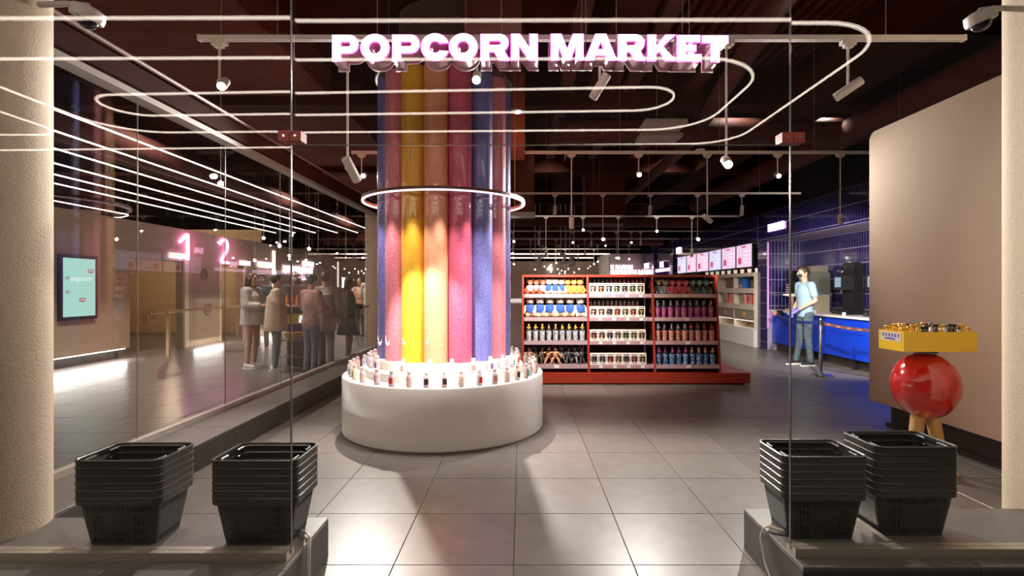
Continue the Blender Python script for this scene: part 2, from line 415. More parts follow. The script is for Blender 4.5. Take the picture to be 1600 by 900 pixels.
# long beige wall with a rounded top corner, standing on a recessed dark base
yz = [(2.9, .23), (5.46, .23)]; r = .09
yz = [(2.9, .23), (5.44, .23), (5.46, .25)]+[(5.46-r+r*math.cos(a), 2.985-r+r*math.sin(a)) for a in [math.pi/2*k/8 for k in range(9)]]+[(2.9, 2.985)]
struct(MB().prism_x(yz, 3.6, 4.15).build('wall_right', plaster2))
bs = MB()
struct(bs.prism([(3.72, 2.9), (4.1, 2.9), (4.1, 5.40), (3.78, 5.40), (3.72, 5.3)], .0005, .225).build('baseboard_right', darkrecess))
struct(MB().box(3.68, 4.05, 2.9, 5.33, .0005, .03).build('baseboard_right_foot', darkrecess))

# lobby wall (X = -7.8) with two openings
lw = struct(MB().box(-8.1, -7.8, 1.0, 10.45, .20, 2.74).build('wall_left', lobbywall))
for a, b, c, d in ((10.45, 12.35, 2.0, 2.74), (12.35, 13.6, .0005, 2.74), (13.6, 14.95, 2.0, 2.74), (14.95, 27.2, .0005, 2.74)):
    MB().box(-8.1, -7.8, a, b, c, d).build('wall_piece', lobbywall, lw)
MB().box(-8.1, -7.97, 1.0, 10.42, .0005, .199).build('recess_board', darkrecess, lw)
MB().box(-7.86, -7.82, 1.0, 10.4, .185, .199).build('glow_strip', emit('floor_strip_light', (1, .93, .9), 14), lw)
for yy in (3, 6, 9): lamp('AREA', (-7.72, yy, .19), 26, (1, .95, .9), (-6.9, yy, -.6), sx=2.6, sy=.05)
for yy in (13.0, 16.2): lamp('AREA', (-7.7, yy, .25), 10, (1, .95, .9), (-6.9, yy, -.6), sx=1.2, sy=.05)
# scalloped top edge and round end of the lobby wall
for k in range(4): MB().lathe([(.24, 2.741), (.24, 2.80)], (-8.05, 6.4+1.1*k, 0), 20).build('wall_piece', lobbywall, lw)
MB().lathe([(.15, .2), (.15, 2.74)], (-7.95, 10.45, 0), 20).build('wall_piece', lobbywall, lw, smooth=True)
for y0, y1 in ((12.2, 12.35), (13.6, 13.7), (14.85, 14.95)):
    MB().box(-7.84, -7.79, y0, y1, .0005, 2.0).build('door_frame', mat('warm_frame', (.85, .70, .48), .4), lw)
struct(MB().box(-12.4, -12.2, 9.5, 16.5, .0005, 3.2).build('wall_left_inner', mat('warm_inner_wall', (.62, .44, .27), .6)))
struct(MB().box(-12.4, -8.1, 16.4, 16.5, .0005, 3.2).build('wall_left_inner_end', MT['warm_inner_wall']))
lamp('POINT', (-9.8, 12.0, 2.4), 60, (1, .8, .58)); lamp('POINT', (-9.6, 14.6, 2.4), 70, (1, .76, .5))
# back wall (two planes)
struct(MB().box(-12.4, 3.95, 27.0, 27.2, .0005, 2.75).build('wall_back', mat('back_wall_paint', (.46, .36, .27), .7)))
bw2 = struct(MB().box(3.95, 6.4, 24.0, 24.2, .0005, 2.95).build('wall_back_right', mat('back_wall_light', (.60, .53, .46), .7)))
MB().box(3.9, 3.96, 23.95, 27.1, .0005, 2.95).build('wall_piece', mat('edge_white', (.85, .8, .75), .5), bw2)
struct(MB().box(-12.5, 8.5, 30.2, 30.4, .0005, 5.0).build('wall_back_upper', ceilm))
struct(MB().box(-12.6, -12.4, -2, 30.2, .0005, 5.0).build('wall_left_outer', ceilm))
struct(MB().box(8.3, 8.5, -2, 30.2, .0005, 5.0).build('wall_right_outer', ceilm))
struct(MB().box(-.62, .0, 9.4, 10.0, .0005, 1.19).build('wall_counter', white))

# ================================================================ BLUE TILED WALL AND ALCOVE
def tiles_x(mb, X, y0, y1, z0, z1, sgn=-1, tw=.078, th=.29, g=.012, top=None):
    "vertical tiles on a plane of constant X"
    n = max(1, int(round((y1-y0)/tw))); tw = (y1-y0)/n; z = z1
    while z > z0+.01:
        zb = max(z0, z-th)
        for k in range(n): mb.box(X, X+sgn*.006 if sgn > 0 else X, y0+k*tw+g/2, y0+(k+1)*tw-g/2, zb+g/2, z-g/2) if False else mb.box(min(X, X+sgn*.006), max(X, X+sgn*.006), y0+k*tw+g/2, y0+(k+1)*tw-g/2, zb+g/2, z-g/2)
        z = zb
def tiles_y(mb, Y, x0, x1, z0, z1, tw=.078, th=.29, g=.012):
    n = max(1, int(round((x1-x0)/tw))); tw = (x1-x0)/n; z = z1
    while z > z0+.01:
        zb = max(z0, z-th)
        for k in range(n): mb.box(x0+k*tw+g/2, x0+(k+1)*tw-g/2, Y-.006, Y, zb+g/2, z-g/2)
        z = zb
bw = struct(MB().box(5.5, 6.4, 6.6, 11.8, 2.44, 3.07).build('wall_blue', navyg))
m = MB(); tiles_x(m, 5.5, 6.6, 11.8, 2.44, 3.07); tiles_x(m, 5.5, 12.3, 23.9, 2.44, 3.07); m.build('tile_field', navy, bw, fix=False)['kind'] = 'stuff'
MB().box(5.5, 6.4, 12.3, 23.9, 2.44, 3.07).build('wall_piece', navyg, bw)
struct(MB().box(6.3, 6.5, 6.6, 11.8, .0005, 2.44).build('wall_blue_alcove', navyg))
m = MB(); tiles_x(m, 6.3, 6.6, 11.8, .6, 2.44); m.build('tile_field', mat('navy_tile_dark', (.016, .012, .075), .12, coat=.6), bpy.data.objects['wall_blue_alcove'], fix=False)['kind'] = 'stuff'
pl = struct(MB().box(5.506, 6.4, 11.806, 12.294, .0005, 3.07).build('wall_blue_pier', navyg))
m = MB(); tiles_x(m, 5.506, 11.81, 12.29, .0, 3.07, tw=.16); tiles_y(m, 11.806, 5.51, 6.3, .9, 2.44); m.build('tile_field', navy, pl, fix=False)['kind'] = 'stuff'
for yy in (18.9, 21.6):
    p2 = struct(MB().box(5.42, 6.3, yy, yy+.35, .0005, 3.09).build('wall_blue_pier', navyg))
    m = MB(); tiles_x(m, 5.42, yy, yy+.35, .0, 3.07); tiles_y(m, yy, 5.42, 6.0, .0, 3.07); m.build('tile_field', navy, p2, fix=False)['kind'] = 'stuff'
struct(MB().box(6.3, 6.5, 12.3, 23.9, .0005, 2.44).build('wall_blue_back', mat('bay_back_panel', (.10, .09, .16), .5)))
MB().box(5.49, 5.50, 11.72, 11.80, .5, 2.4).build('glow_strip', emit('pier_reflection_glow', (.75, .35, .75), .45), pl)  # spotty reflections on the pier put in as a faint glowing strip

# ================================================================ CEILING
struct(MB().box(-12.4, 8.4, -2.0, 30.2, 4.6, 4.8).build('ceiling', ceilm))
rb = MB()
for k in range(52):
    x = 1.2+.14*k; rb.box(x, x+.06, 3.0, 15.0, 4.55, 4.6)
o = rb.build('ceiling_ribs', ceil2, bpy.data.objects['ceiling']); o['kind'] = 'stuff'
cn = bpy.data.objects['ceiling']
for x0, x1, z in ((-4.6, -2.75, 4.15), (-1.5, -.95, 4.1), (.95, 1.35, 4.2), (3.9, 4.6, 4.0), (-8.2, -7.2, 3.9)):
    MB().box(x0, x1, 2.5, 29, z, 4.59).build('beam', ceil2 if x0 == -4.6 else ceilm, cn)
for y0 in (3.2, 7.6, 12.0, 16.4, 21.0, 25.5):
    MB().box(-12, 8.2, y0, y0+.35, 4.02, 4.59).build('beam', ceilm, cn)
for k in range(4): MB().box(-.35+k*.9, -.18+k*.9, 5.0, 11.5, 4.20, 4.30).build('beam', ceil3, cn)
# hanging bulkheads and the box round the structural column
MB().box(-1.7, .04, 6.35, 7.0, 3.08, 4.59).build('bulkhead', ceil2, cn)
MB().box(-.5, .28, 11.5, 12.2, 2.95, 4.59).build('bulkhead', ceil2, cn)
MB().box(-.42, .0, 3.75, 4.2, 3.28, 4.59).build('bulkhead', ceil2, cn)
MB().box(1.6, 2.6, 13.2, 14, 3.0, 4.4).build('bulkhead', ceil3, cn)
for pts, rr in ((((-6.3, 3, 3.65), (-6.3, 26, 3.65)), .26), (((.6, 8.6, 3.95), (7.6, 8.6, 3.95)), .2), (((-7.5, 20.2, 3.3), (5.4, 20.2, 3.3)), .28),
                (((2.35, 4.6, 4.02), (3.0, 9.5, 4.0), (3.1, 19, 4.0)), .12), (((5.3, 5.2, 3.9), (5.3, 16, 3.9)), .22), (((-1.9, 15.5, 3.4), (5.2, 15.5, 3.35)), .2)):
    MB().tube(pts, rr, 16).build('duct', ceil3, cn, smooth=True)
for x, y, w, d in ((1.9, 6.9, .55, .16), (2.0, 7.5, .6, .16)):
    MB().box(x-w/2, x+w/2, y, y+.4, 3.55, 3.60).build('vent_grille', mat('vent_paint', (.42, .38, .33), .6), cn)
for x, y in ((-.05, 4.9), (-6.6, 9.2), (2.1, 6.2)):
    MB().lathe([(.055, 0), (.055, .012)], (x, y, 3.02 if x < 0 and x > -1 else 3.0), 20).build('ceiling_speaker', mat('speaker_cream', (.6, .52, .46), .5), cn)
MB().box(-.32, .28, 10.9, 11.3, 2.88, 2.96).build('air_unit', white, cn)
# hanging sprinkler drops and wires
for x, y in ((-2.05, 3.6), (1.15, 3.62), (-.38, 3.6), (.65, 3.62), (1.24, 6.67), (2.5, 6.67), (-1.4, 6.67), (.45, 9.55), (2.3, 9.55), (1.3, 9.55), (3.7, 6.67)):
    MB().tube([(x, y, 3.11), (x, y, 4.59)], .0022, 5).build('hanging_wire', mat('wire', (.35, .25, .22), .5), cn)
# ================================================================ LED LINES
def led(name, pts, r, m, label, group=None, z=2.9, rr=.35, closed=False):
    t = thing(name, label, 'light', (0, 0, 0), 0, group)
    p = rounded([(x, y, z) for x, y in pts], rr, 10, closed)
    MB().tube(p, r, 8, closed).build('light_tube', m, t, smooth=True)
    step = max(1, len(p)//5)
    for q in p[::step]: MB().tube([(q.x, q.y, q.z+r), (q.x, q.y, 4.59)], .0015, 4).build('hanging_wire', mat('wire', (.35, .25, .22), .5), t)
    return t
# loops that hang over the corridor in front of the shop; the shop glass mirrors them (mirror depth = 2*2.3 - y)
def mir(x, y): Yv = (2.9-H)*F/(CY-y); return ((x-CX)/F*Yv, 2*2.32-Yv)
X1 = (2.9-H)/.69
def my(y): return 2*2.32-(2.9-H)*F/(CY-y)
led('light_loop', [(-6.5, my(35)), (X1, my(30)), (X1, my(224)), (-6.5, my(237))], .009, ledr, 'outermost and largest glowing white line loop mirrored across the shop glass above the sign', 'light loops over the shop front', rr=.45)
X2 = (2.9-H)/.892; XL = -3.93
led('light_loop', [(-6.3, my(98)), (X2, my(90)), (X2, my(202)), (XL, my(209)), (XL, 2.05)], .009, ledr, 'middle glowing line loop passing behind the last letters of the shop sign', 'light loops over the shop front', rr=.5)
X3 = (2.9-H)/1.25
led('light_loop', [(mir(160, 150)[0]-.16, my(151)), (X3, my(135)), (X3, my(172)), (mir(160, 150)[0]-.16, my(183))], .009, ledr, 'smallest closed glowing line loop just below the shop sign', 'light loops over the shop front', rr=.28, closed=True)
led('light_loop', [(-6.5, my(212)), (-4.48, my(212)), (-4.48, 2.05)], .008, ledr, 'glowing line with one bend mirrored across the beige column top', 'light loops over the shop front', rr=.3)
for i, X in enumerate((-3.96, -4.5, -5.07, -5.67, -6.23, -6.76)):
    led('light_line', [(X, 2.9), (X, 14.5)], .009, ledw, 'straight white light line over the glass lobby, %s from the partition' % ORD[i], 'white light lines over the lobby')
led('light_line', [(-8.12, 6.0), (-8.12, 10.95), (-8.95, 11.6), (-8.95, 6.0)], .009, ledw, 'bent white light line ending in a loop above the display screen wall', None, rr=.42)
for i, (z, y) in enumerate(((2.93, 24), (2.9, 26.5))):
    led('light_line', [(-8, y), (4.0 if i == 0 else 3.6, y)], .03, emit('pink_white_line', (1, .66, .55), 2.6), 'thick pinkish light line over the far wall, '+('upper one' if i == 0 else 'lower one'), None, z=z)

# ================================================================ SIGN
def arc(cx, cy, rx, ry, a0, a1, n=14):
    return [(cx+rx*math.cos(math.radians(a0+(a1-a0)*k/n)), cy+ry*math.sin(math.radians(a0+(a1-a0)*k/n))) for k in range(n+1)]
T_ = 12.4; C_ = 39.5
def gP(w, ):
    h = 27.5; r = h/2; return [[(0, 0), (0, C_)]+[(w-r, C_)]+arc(w-r, C_-r, r, r, 90, -90)+[(T_, C_-h), (T_, 0)]], [[(T_, C_-9.5)]+arc(w-r-2, C_-r, 4.6, 4.3, 90, -90)+[(T_, C_-18)]]
def gO(w): return [arc(w/2, C_/2, w/2, C_/2+.8, 0, 360, 40)[:-1]], [arc(w/2, C_/2, w/2-12, C_/2-9.6, 0, 360, 32)[:-1]]
def gC(w):
    o_ = arc(w/2, C_/2, w/2, C_/2+.8, 20, 340, 36); i_ = arc(w/2, C_/2, w/2-12, C_/2-9.8, 322, 38, 26)
    return [o_+[(w*.68, C_/2-6.5)]+i_+[(w*.68, C_/2+6.5)]], []
def gR(w):
    h = 26; r = h/2; return [[(0, 0), (0, C_), (w-r-1, C_)]+arc(w-r-1, C_-r, r, r, 90, -62)+[(w, 0), (w-14.5, 0), (w-23, 13), (T_, 13), (T_, 0)]], [[(T_, C_-9.3)]+arc(w-r-3, C_-r, 4, 3.9, 90, -90)+[(T_, C_-17.2)]]
def gN(w): return [[(0, 0), (0, C_), (13, C_), (w-11.6, 17), (w-11.6, C_), (w, C_), (w, 0), (w-12.6, 0), (11.6, 23), (11.6, 0)]], []
def gM(w): return [[(0, 0), (0, C_), (15.5, C_), (w/2, 15), (w-15.5, C_), (w, C_), (w, 0), (w-11, 0), (w-11, 23.5), (w/2+5, 0), (w/2-5, 0), (11, 23.5), (11, 0)]], []
def gA(w): return [[(0, 0), (w/2-8, C_), (w/2+8, C_), (w, 0), (w-12.6, 0), (w-15.6, 7), (15.6, 7), (12.6, 0)]], [[(18.6, 15.5), (w-18.6, 15.5), (w/2, 30)]]
def gK(w): return [[(0, 0), (0, C_), (T_, C_), (T_, 21), (w-15, C_), (w-1, C_), (w-20, 22), (w, 0), (w-15, 0), (18.5, 15), (T_, 10), (T_, 0)]], []
def gE(w): return [[(0, 0), (0, C_), (w-2, C_), (w-2, C_-9.5), (T_, C_-9.5), (T_, 24.5), (w-8, 24.5), (w-8, 15.5), (T_, 15.5), (T_, 9.5), (w, 9.5), (w, 0)]], []
def gT(w): return [[(w/2-6.4, 0), (w/2-6.4, C_-10), (0, C_-10), (0, C_), (w, C_), (w, C_-10), (w/2+6.4, C_-10), (w/2+6.4, 0)]], []
def glyph_mesh(name, outs, holes, depth, grow, m):
    c = bpy.data.curves.new(name, 'CURVE'); c.dimensions = '2D'; c.fill_mode = 'BOTH'; c.extrude = depth/2; c.offset = grow
    for lp in outs+holes:
        s = c.splines.new('POLY'); s.points.add(len(lp)-1); s.use_cyclic_u = True
        for i, (x, y) in enumerate(lp): s.points[i].co = (x*PX, y*PX, 0, 1)
    t = bpy.data.objects.new('tmp', c); COL.objects.link(t); dg = bpy.context.evaluated_depsgraph_get(); dg.update()
    me = bpy.data.meshes.new_from_object(t.evaluated_get(dg)); bpy.data.objects.remove(t)
    me.materials.clear(); me.materials.append(m); return me
SY = 3.30; PX = SY/F
face_m = emit('sign_face', (1, .93, .99), 1.9); side_m = mat('sign_return', (.55, .36, .40), .3, noise=.1, nscale=30, coat=.4)
back_m = mat('sign_backplate', (.80, .68, .64), .45); halo_m = emit('sign_halo_edge', (1, .08, .70), 4.5)
sg = thing('shop_sign', 'lit white block-letter sign reading POPCORN MARKET with magenta edges above the opening', 'sign', (0, SY, H))
LET = [(gP, 519, 558.8, 94), (gO, 563.3, 607.3, 93.2), (gP, 613, 654.7, 93.5), (gC, 657.8, 701, 92.2), (gO, 701.7, 745.5, 92.2), (gR, 751.2, 795, 92.5), (gN, 799, 839.6, 92.3),
       (gM, 861.3, 911.3, 92.2), (gA, 915, 963, 92.2), (gR, 966.4, 1008, 93), (gK, 1012.7, 1055.6, 93.5), (gE, 1059, 1096, 94.3), (gT, 1098, 1138, 95)]
for g, a, b, yb in LET:
    out, hol = g(b-a); nm = {gP: 'P', gO: 'O', gC: 'C', gR: 'R', gN: 'N', gM: 'M', gA: 'A', gK: 'K', gE: 'E', gT: 'T'}[g]
    x = (a-CX)*PX; z = (CY-yb)*PX
    R = (math.pi/2, 0, 0)
    bk = link('letter', glyph_mesh('letter', out, hol, .128, 0, side_m), sg, (x, .078, z), R); bk['label'] = 'mauve letter body %s' % nm
    link('letter_face', glyph_mesh('letter_face', out, hol, .006, 0, face_m), bk, (0, 0, .0745), None)
    link('glowing_edge', glyph_mesh('glowing_edge', out, hol, .006, .0045, halo_m), bk, (0, 0, .066), None)
    link('back_plate', glyph_mesh('back_plate', out, hol, .008, .012, back_m), bk, (0, 0, -.072), None)
for x0, x1 in ((519, 842), (860, 1138)):
    MB().box((x0-CX)*PX, (x1-CX)*PX, .150, .162, (CY-74)*PX, (CY-70)*PX).build('mounting_bar', back_m, sg)
    for xx in (x0+60, x1-60): MB().tube([((xx-CX)*PX, .156, (CY-70)*PX), ((xx-CX)*PX, .156, 4.59-H)], .0025, 6).build('hanging_wire', MT['wire'], sg)

# ================================================================ TRACK LIGHTING
RZ = 3.1
railY = [3.62, 6.67, 9.55, 12.6, 15.9, 18.4, 20.8, 23.2]
railX = [(315, 1503), (552, 1500), (590, 1249), (790, 1155), (790, 1105), (790, 1060), (790, 1010), (790, 1000)]
def track(i):
    Y = railY[i]; x0 = (railX[i][0]-CX)/F*Y; x1 = (railX[i][1]-CX)/F*Y
    if i >= 1: x0 = min(x0, -1.9)
    if i >= 2: x0 = -2.2
    t = thing('track_rail', 'white lighting track rail hung under the dark ceiling, %s from the shop front' % ORD[i], 'rail', ((x0+x1)/2, Y, RZ), 0, 'white lighting tracks')
    w = (x1-x0)/2
    m = MB().box(-w, w, -.018, -.006, -.018, .016).box(-w, w, .006, .018, -.018, .016).box(-w, w, -.006, .006, .0, .016)
    m.build('rail', railm, t)
    MB().box(-w-.02, -w, -.02, .02, -.02, .018).box(w, w+.02, -.02, .02, -.02, .018).build('end_cap', railm, t)
    for k in range(3):
        MB().tube([(-w*.8+k*w*.8, 0, .016), (-w*.8+k*w*.8, 0, 4.59-RZ)], .002, 5).build('hanging_wire', MT['wire'], t)
for i in range(8): track(i)
MB_ad = MB().box(-.05, .05, -.02, .02, -.048, -.02).box(-.03, .03, -.016, .016, -.066, -.048).mesh('adapter', railm)
L_ = .185; Rr = .031
MB_hd = MB().lathe([(Rr*.93, L_/2), (Rr, L_/2-.008), (Rr, -L_/2+.004), (Rr*.9, -L_/2), (Rr*.82, -L_/2), (Rr*.82, -L_/2+.01)], seg=20).mesh('lamp_head', railm)
MB_hd.polygons.foreach_set('use_smooth', [True]*len(MB_hd.polygons)); MB_hd.set_sharp_from_angle(angle=.7)
MB_on = MB().lathe([(Rr*.8, -L_/2-.001), (Rr*.8, -L_/2+.008)], seg=20).mesh('lamp_lens', lens_on)
MB_of = MB().lathe([(Rr*.8, -L_/2-.001), (Rr*.8, -L_/2+.008)], seg=20).mesh('lamp_lens', lens_off)
MB_kn = MB().ell((0, 0, 0), (.02, .016, .02), 10, 6).mesh('hinge_knob', railm)
RODS = {}
def spot(i, x, yb, target, on, power=0, angle=45, where='', vis=True, x_is_world=False, col=(1, .93, .85)):
    Y = railY[i]; X = x if x_is_world else (x-CX)/F*Y; zb = H+(CY-yb)/F*Y
    t = thing('track_spotlight', where, 'spotlight', (X, Y, RZ), 0, 'white track spotlights')
    link('adapter', MB_ad, t)
    L = RZ-zb-.06
    MB().lathe([(.0085, zb-RZ), (.0085, -.06)], seg=8).build('rod', railm, t, smooth=True)
    if on: target = (X*.35, 0, .6); angle = 105
    d = (Vector(target)-Vector((X, Y, zb))).normalized(); q = (-d).to_track_quat('Z', 'Y')
    c = Vector((0, 0, zb-RZ))+Vector((.03 if X < -.4 else -.0, -.005, -.015))
    h = link('lamp_head', MB_hd, t, c); h.rotation_mode = 'QUATERNION'; h.rotation_quaternion = q
    link('lamp_lens', MB_on if on else MB_of, h)
    link('hinge_knob', MB_kn, t, (0, 0, zb-RZ))
    if power:
        lamp('SPOT', t.location+c+d*(L_/2+.03), power, col, target, .03, angle, .6)
    return t
C0 = Vector((-.785, 5.4, 0))
A = 'white cylinder spotlight on front rail, '
spot(0, 343, 128, (-2.7, .8, .4), 1, 60, 70, A+'glowing, above the two baskets nearer the lobby')
spot(0, 543, 262, (-.80, 4.80, 1.0), 0, 330, 38, A+'hanging low on a long rod beside the tubes')
spot(0, 745, 118, (-.6, 1.2, .3), 1, 40, 60, A+'glowing in front of the coloured tubes')
spot(0, 937, 132, (-.66, 4.85, 1.0), 0, 260, 32, A+'pointing down under the letter A of the sign')
spot(0, 1135, 250, (1.9, 1.3, .5), 1, 60, 60, A+'glowing on a long rod below letter T')
spot(0, 1325, 136, (-.5, 5.0, .85), 0, 330, 20, A+'dark and nearest the beige wall')
B = 'white cylinder spotlight on the second rail, '
spot(1, 565, 272, (-1.35, 3.0, 0), 1, 800, 58, B+'glowing just beside the coloured tubes')
spot(1, -.26, 285, (.25, 3.1, 0), 1, 900, 58, B+'hidden behind the coloured tubes', x_is_world=True)
spot(1, 893, 345, (.75, 7.9, .9), 0, 320, 100, B+'on a long rod over the plush toys')
spot(1, 998, 270, (1.3, 3.2, 0), 1, 500, 55, B+'glowing high above the shelf of boxes')
spot(1, 1105, 340, (5.6, 9.6, .8), 0, 600, 60, B+'on a long rod tilted towards the menu screens')
spot(1, 1215, 272, (3.5, 3.6, .6), 1, 260, 60, B+'glowing and tilted near the vertical glass edge')
spot(1, 1313, 341, (5.75, 9.2, .9), 0, 620, 70, B+'tilted in front of the blue tile wall')
Cc = 'white cylinder spotlight on the third rail, '
for x, yb, on, w in ((867, 328, 0, 'first of the short dark ones, nearest the tubes'), (942, 372, 1, 'glowing low over the shelf of boxes'), (1016, 328, 0, 'short and dark over the middle shelf bay'),
                     (1090, 372, 1, 'glowing at the end of a long tilted drop'), (1159, 328, 0, 'short and dark beside the blue tile wall')):
    spot(2, x, yb, (1.2 if x < 1080 else 4.2, 8.2, 1.2) if on else ((x-CX)/F*9.55-.1, 9.7, .5), on, 0, 50, Cc+w)
Dd = 'small white spotlight on the fourth rail, '
for x, yb, on, w in ((853, 392, 0, 'dark at the end of a long rod'), (911, 358, 1, 'glowing above the plush shelf'), (966, 402, 1, 'glowing low over the boxes'), (1026, 360, 1, 'glowing high over the cups'), (1081, 394, 0, 'dark above the menu screens'), (803, 376, 1, 'glowing beside the tube edge')):
    spot(3, x, yb, ((x-CX)/F*12.6, 6.0, 1.0) if on else ((x-CX)/F*12.6, 13, .3), on, 0, 50, Dd+w)
far = {4: ((842, 378, 0), (895, 378, 1), (924, 380, 0), (963, 402, 1), (986, 378, 1), (1001, 378, 0), (801, 395, 1)), 5: ((829, 392, 0), (869, 410, 1), (946, 383, 1), (914, 394, 0), (802, 402, 1)),
       6: ((848, 400, 0), (873, 396, 1), (934, 408, 1), (903, 402, 0), (983, 404, 1), (803, 412, 1)), 7: ((855, 398, 0), (883, 402, 1), (928, 412, 1), (868, 405, 0))}
for i, L in far.items():
    for k, (x, yb, on) in enumerate(L):
        spot(i, x, yb, ((x-CX)/F*railY[i], 3.0, 1.3) if on else ((x-CX)/F*railY[i], railY[i]+.4, .3), on, 0, 50, 'far white spotlight on the %s rail, %s, %s from the blue wall' % (ORD[i], 'glowing' if on else 'dark', ORD[sorted([q[0] for q in L], reverse=True).index(x)]))
# lobby bulbs
bm_ = MB().ell((0, 0, 0), .035, 10, 8).mesh('bulb', lens_on)
for i, (x, y, Y) in enumerate(((345, 287, 7.0), (456, 367, 12), (483, 389, 12), (452, 400, 14), (453, 405, 16), (478, 407, 16), (398, 407, 14), (437, 384, 11), (412, 372, 13))):
    p = at(x, y, Y); t = thing('pendant_bulb', 'small glowing round pendant bulb in the lobby, %s lowest seen through the partition' % ORD[i], 'lamp', p, 0, 'round pendant bulbs in the lobby')
    link('bulb', bm_, t); MB().tube([(0, 0, .03), (0, 0, 4.59-p.z)], .004, 5).build('cord', railm, t)

# ================================================================ TUBE COLUMN
cl = thing('candy_tube_column', 'tall ring of glossy coloured tubes full of small sweets standing on the white round plinth', 'column', C0)
cols = {'orange': ((.90, .44, .26), (.72, .30, .15)), 'yellow': ((.90, .52, .05), (.74, .38, .02)), 'pink': ((.84, .30, .36), (.62, .17, .22)), 'blue': ((.22, .22, .52), (.11, .11, .34)), 'crimson': ((.70, .14, .25), (.48, .07, .14))}
for k in cols: speck('sweets_'+k, *cols[k])
order = ['orange', 'crimson', 'blue', 'pink', 'blue', 'yellow', 'orange', 'pink', 'blue', 'crimson', 'yellow', 'orange', 'pink', 'blue', 'pink', 'yellow']
order[2] = 'blue'; order[3] = 'pink'; order[13] = 'blue'; order[14] = 'pink'; order[15] = 'yellow'
RT = .56
for k in range(16):
    a = math.radians(-90+22.5*k); c = order[k]
    t = MB().lathe([(.112, .705), (.112, 3.42)], (RT*math.cos(a), RT*math.sin(a), 0), 40).build('tube', MT['sweets_'+c], cl, smooth=True)
    t['label'] = 'tube of %s sweets' % c
MB().lathe([(.46, .705), (.46, 4.59)], seg=32).build('core', mat('core_dark', (.10, .05, .04), .6), cl, smooth=True)
MB().lathe([(.66, 3.42), (.69, 3.44), (.69, 3.50), (.5, 3.56)], seg=48).build('top_collar', mat('collar_dark', (.05, .02, .018), .5), cl, smooth=True)
pr = thing('ring_lamp', 'thin glowing ring lamp with dark red rim floating around the coloured tubes', 'lamp', (C0.x, C0.y, 2.25))
cir = [(.81*math.cos(a), .81*math.sin(a), 0) for a in [2*math.pi*k/96 for k in range(96)]]
MB().sweep(cir, [(-.012, .0), (.012, .0), (.012, .026), (-.012, .026)], True).build('ring_housing', mat('ring_red', (.13, .025, .022), .4), pr, smooth=True)
MB().sweep(cir, [(-.010, -.013), (.010, -.013), (.011, -.001), (-.011, -.001)], True).build('light_tube', emit('ring_light', (1, .70, .80), 1.7), pr, smooth=True)
for a in (.5, 2.3, 4.2, 5.6): MB().tube([(.81*math.cos(a), .81*math.sin(a), .034), (.81*math.cos(a), .81*math.sin(a), 2.3)], .0015, 4).build('hanging_wire', MT['wire'], pr)
for a in range(-170, 11, 22):
    r_ = math.radians(a); p = C0+Vector((.80*math.cos(r_), .80*math.sin(r_), 2.21))
    lamp('SPOT', p, 48, (1, .90, .86), (C0.x+.71*math.cos(r_), C0.y+.71*math.sin(r_), .4), .03, 64, 1.0)
# plinth
pb = thing('round_plinth', 'wide white round two-step plinth under the coloured tubes, set with small jars', 'plinth', C0)
MB().lathe([(.985, 0.0005), (.985, .012), (1.0, .012), (1.0, .532), (.994, .54), (.70, .54)], seg=96).build('lower_drum', whitegloss, pb, smooth=True)
MB().lathe([(.80, .541), (.80, .613), (.794, .62), (.6, .62)], seg=96).build('middle_step', whitegloss, pb, smooth=True)
MB().lathe([(.69, .621), (.69, .70), (.684, .704)], seg=96).build('upper_step', whitegloss, pb, smooth=True)
# jars
caps = [mat('jar_cap_white', (.85, .8, .76), .35), mat('jar_cap_pink', (.85, .55, .5), .35)]
P_ = [((.9, .78, .74), (.9, .45, .4), (.9, .82, .78)), ((.92, .87, .78), (.85, .72, .35), (.9, .85, .8)), ((.9, .84, .84), (.6, .4, .62), (.9, .86, .86)), ((.88, .92, .90), (.45, .75, .70), (.9, .85, .8)),
      ((.92, .76, .72), (.9, .5, .45), (.9, .85, .8)), ((.92, .88, .84), (.88, .35, .3), (.8, .88, .8)), ((.92, .84, .78), (.4, .32, .32), (.9, .7, .62)), ((.92, .86, .82), (.5, .48, .7), (.9, .75, .7))]
pm = [pattern('jar_picture_%d' % i, c, 60) for i, c in enumerate(P_)]
lm = [mat('label_black', (.03, .025, .03), .4), mat('label_red', (.75, .04, .03), .4), mat('label_purple', (.16, .05, .28), .4), mat('label_teal', (.01, .38, .32), .4), mat('label_rose', (.7, .25, .2), .4)]
jb = [MB().lathe([(.020, 0), (.0255, .004), (.027, .02), (.027, .082), (.024, .095), (.015, .105), (.015, .110)], seg=16).mesh('jar_body', p) for p in pm]
for q in jb: q.polygons.foreach_set('use_smooth', [True]*len(q.polygons))
jc = [MB().lathe([(.017, .108), (.0175, .112), (.0175, .130), (.015, .133)], seg=14).mesh('jar_cap', p) for p in caps]
def lab_mesh(m_):
    mb = MB(); vs = []; n = 6
    for z in (.025, .075):
        for k in range(n+1):
            a = math.radians(-90-38+76*k/n); vs.append((.0278*math.cos(a), .0278*math.sin(a), z))
    for z in (.025, .075):
        for k in range(n+1):
            a = math.radians(-90-38+76*k/n); vs.append((.0268*math.cos(a), .0268*math.sin(a), z))
    fs = [(k, k+1, n+2+k, n+1+k) for k in range(n)]; mb.add(vs, fs); return mb.mesh('jar_label', m_)
jl = [lab_mesh(p) for p in lm]
PN = ['white and red', 'cream and yellow', 'white and violet', 'mint and teal', 'salmon pink', 'cream and scarlet', 'peach and black', 'white and navy']
LN = ['black', 'red', 'purple', 'teal', 'rose']
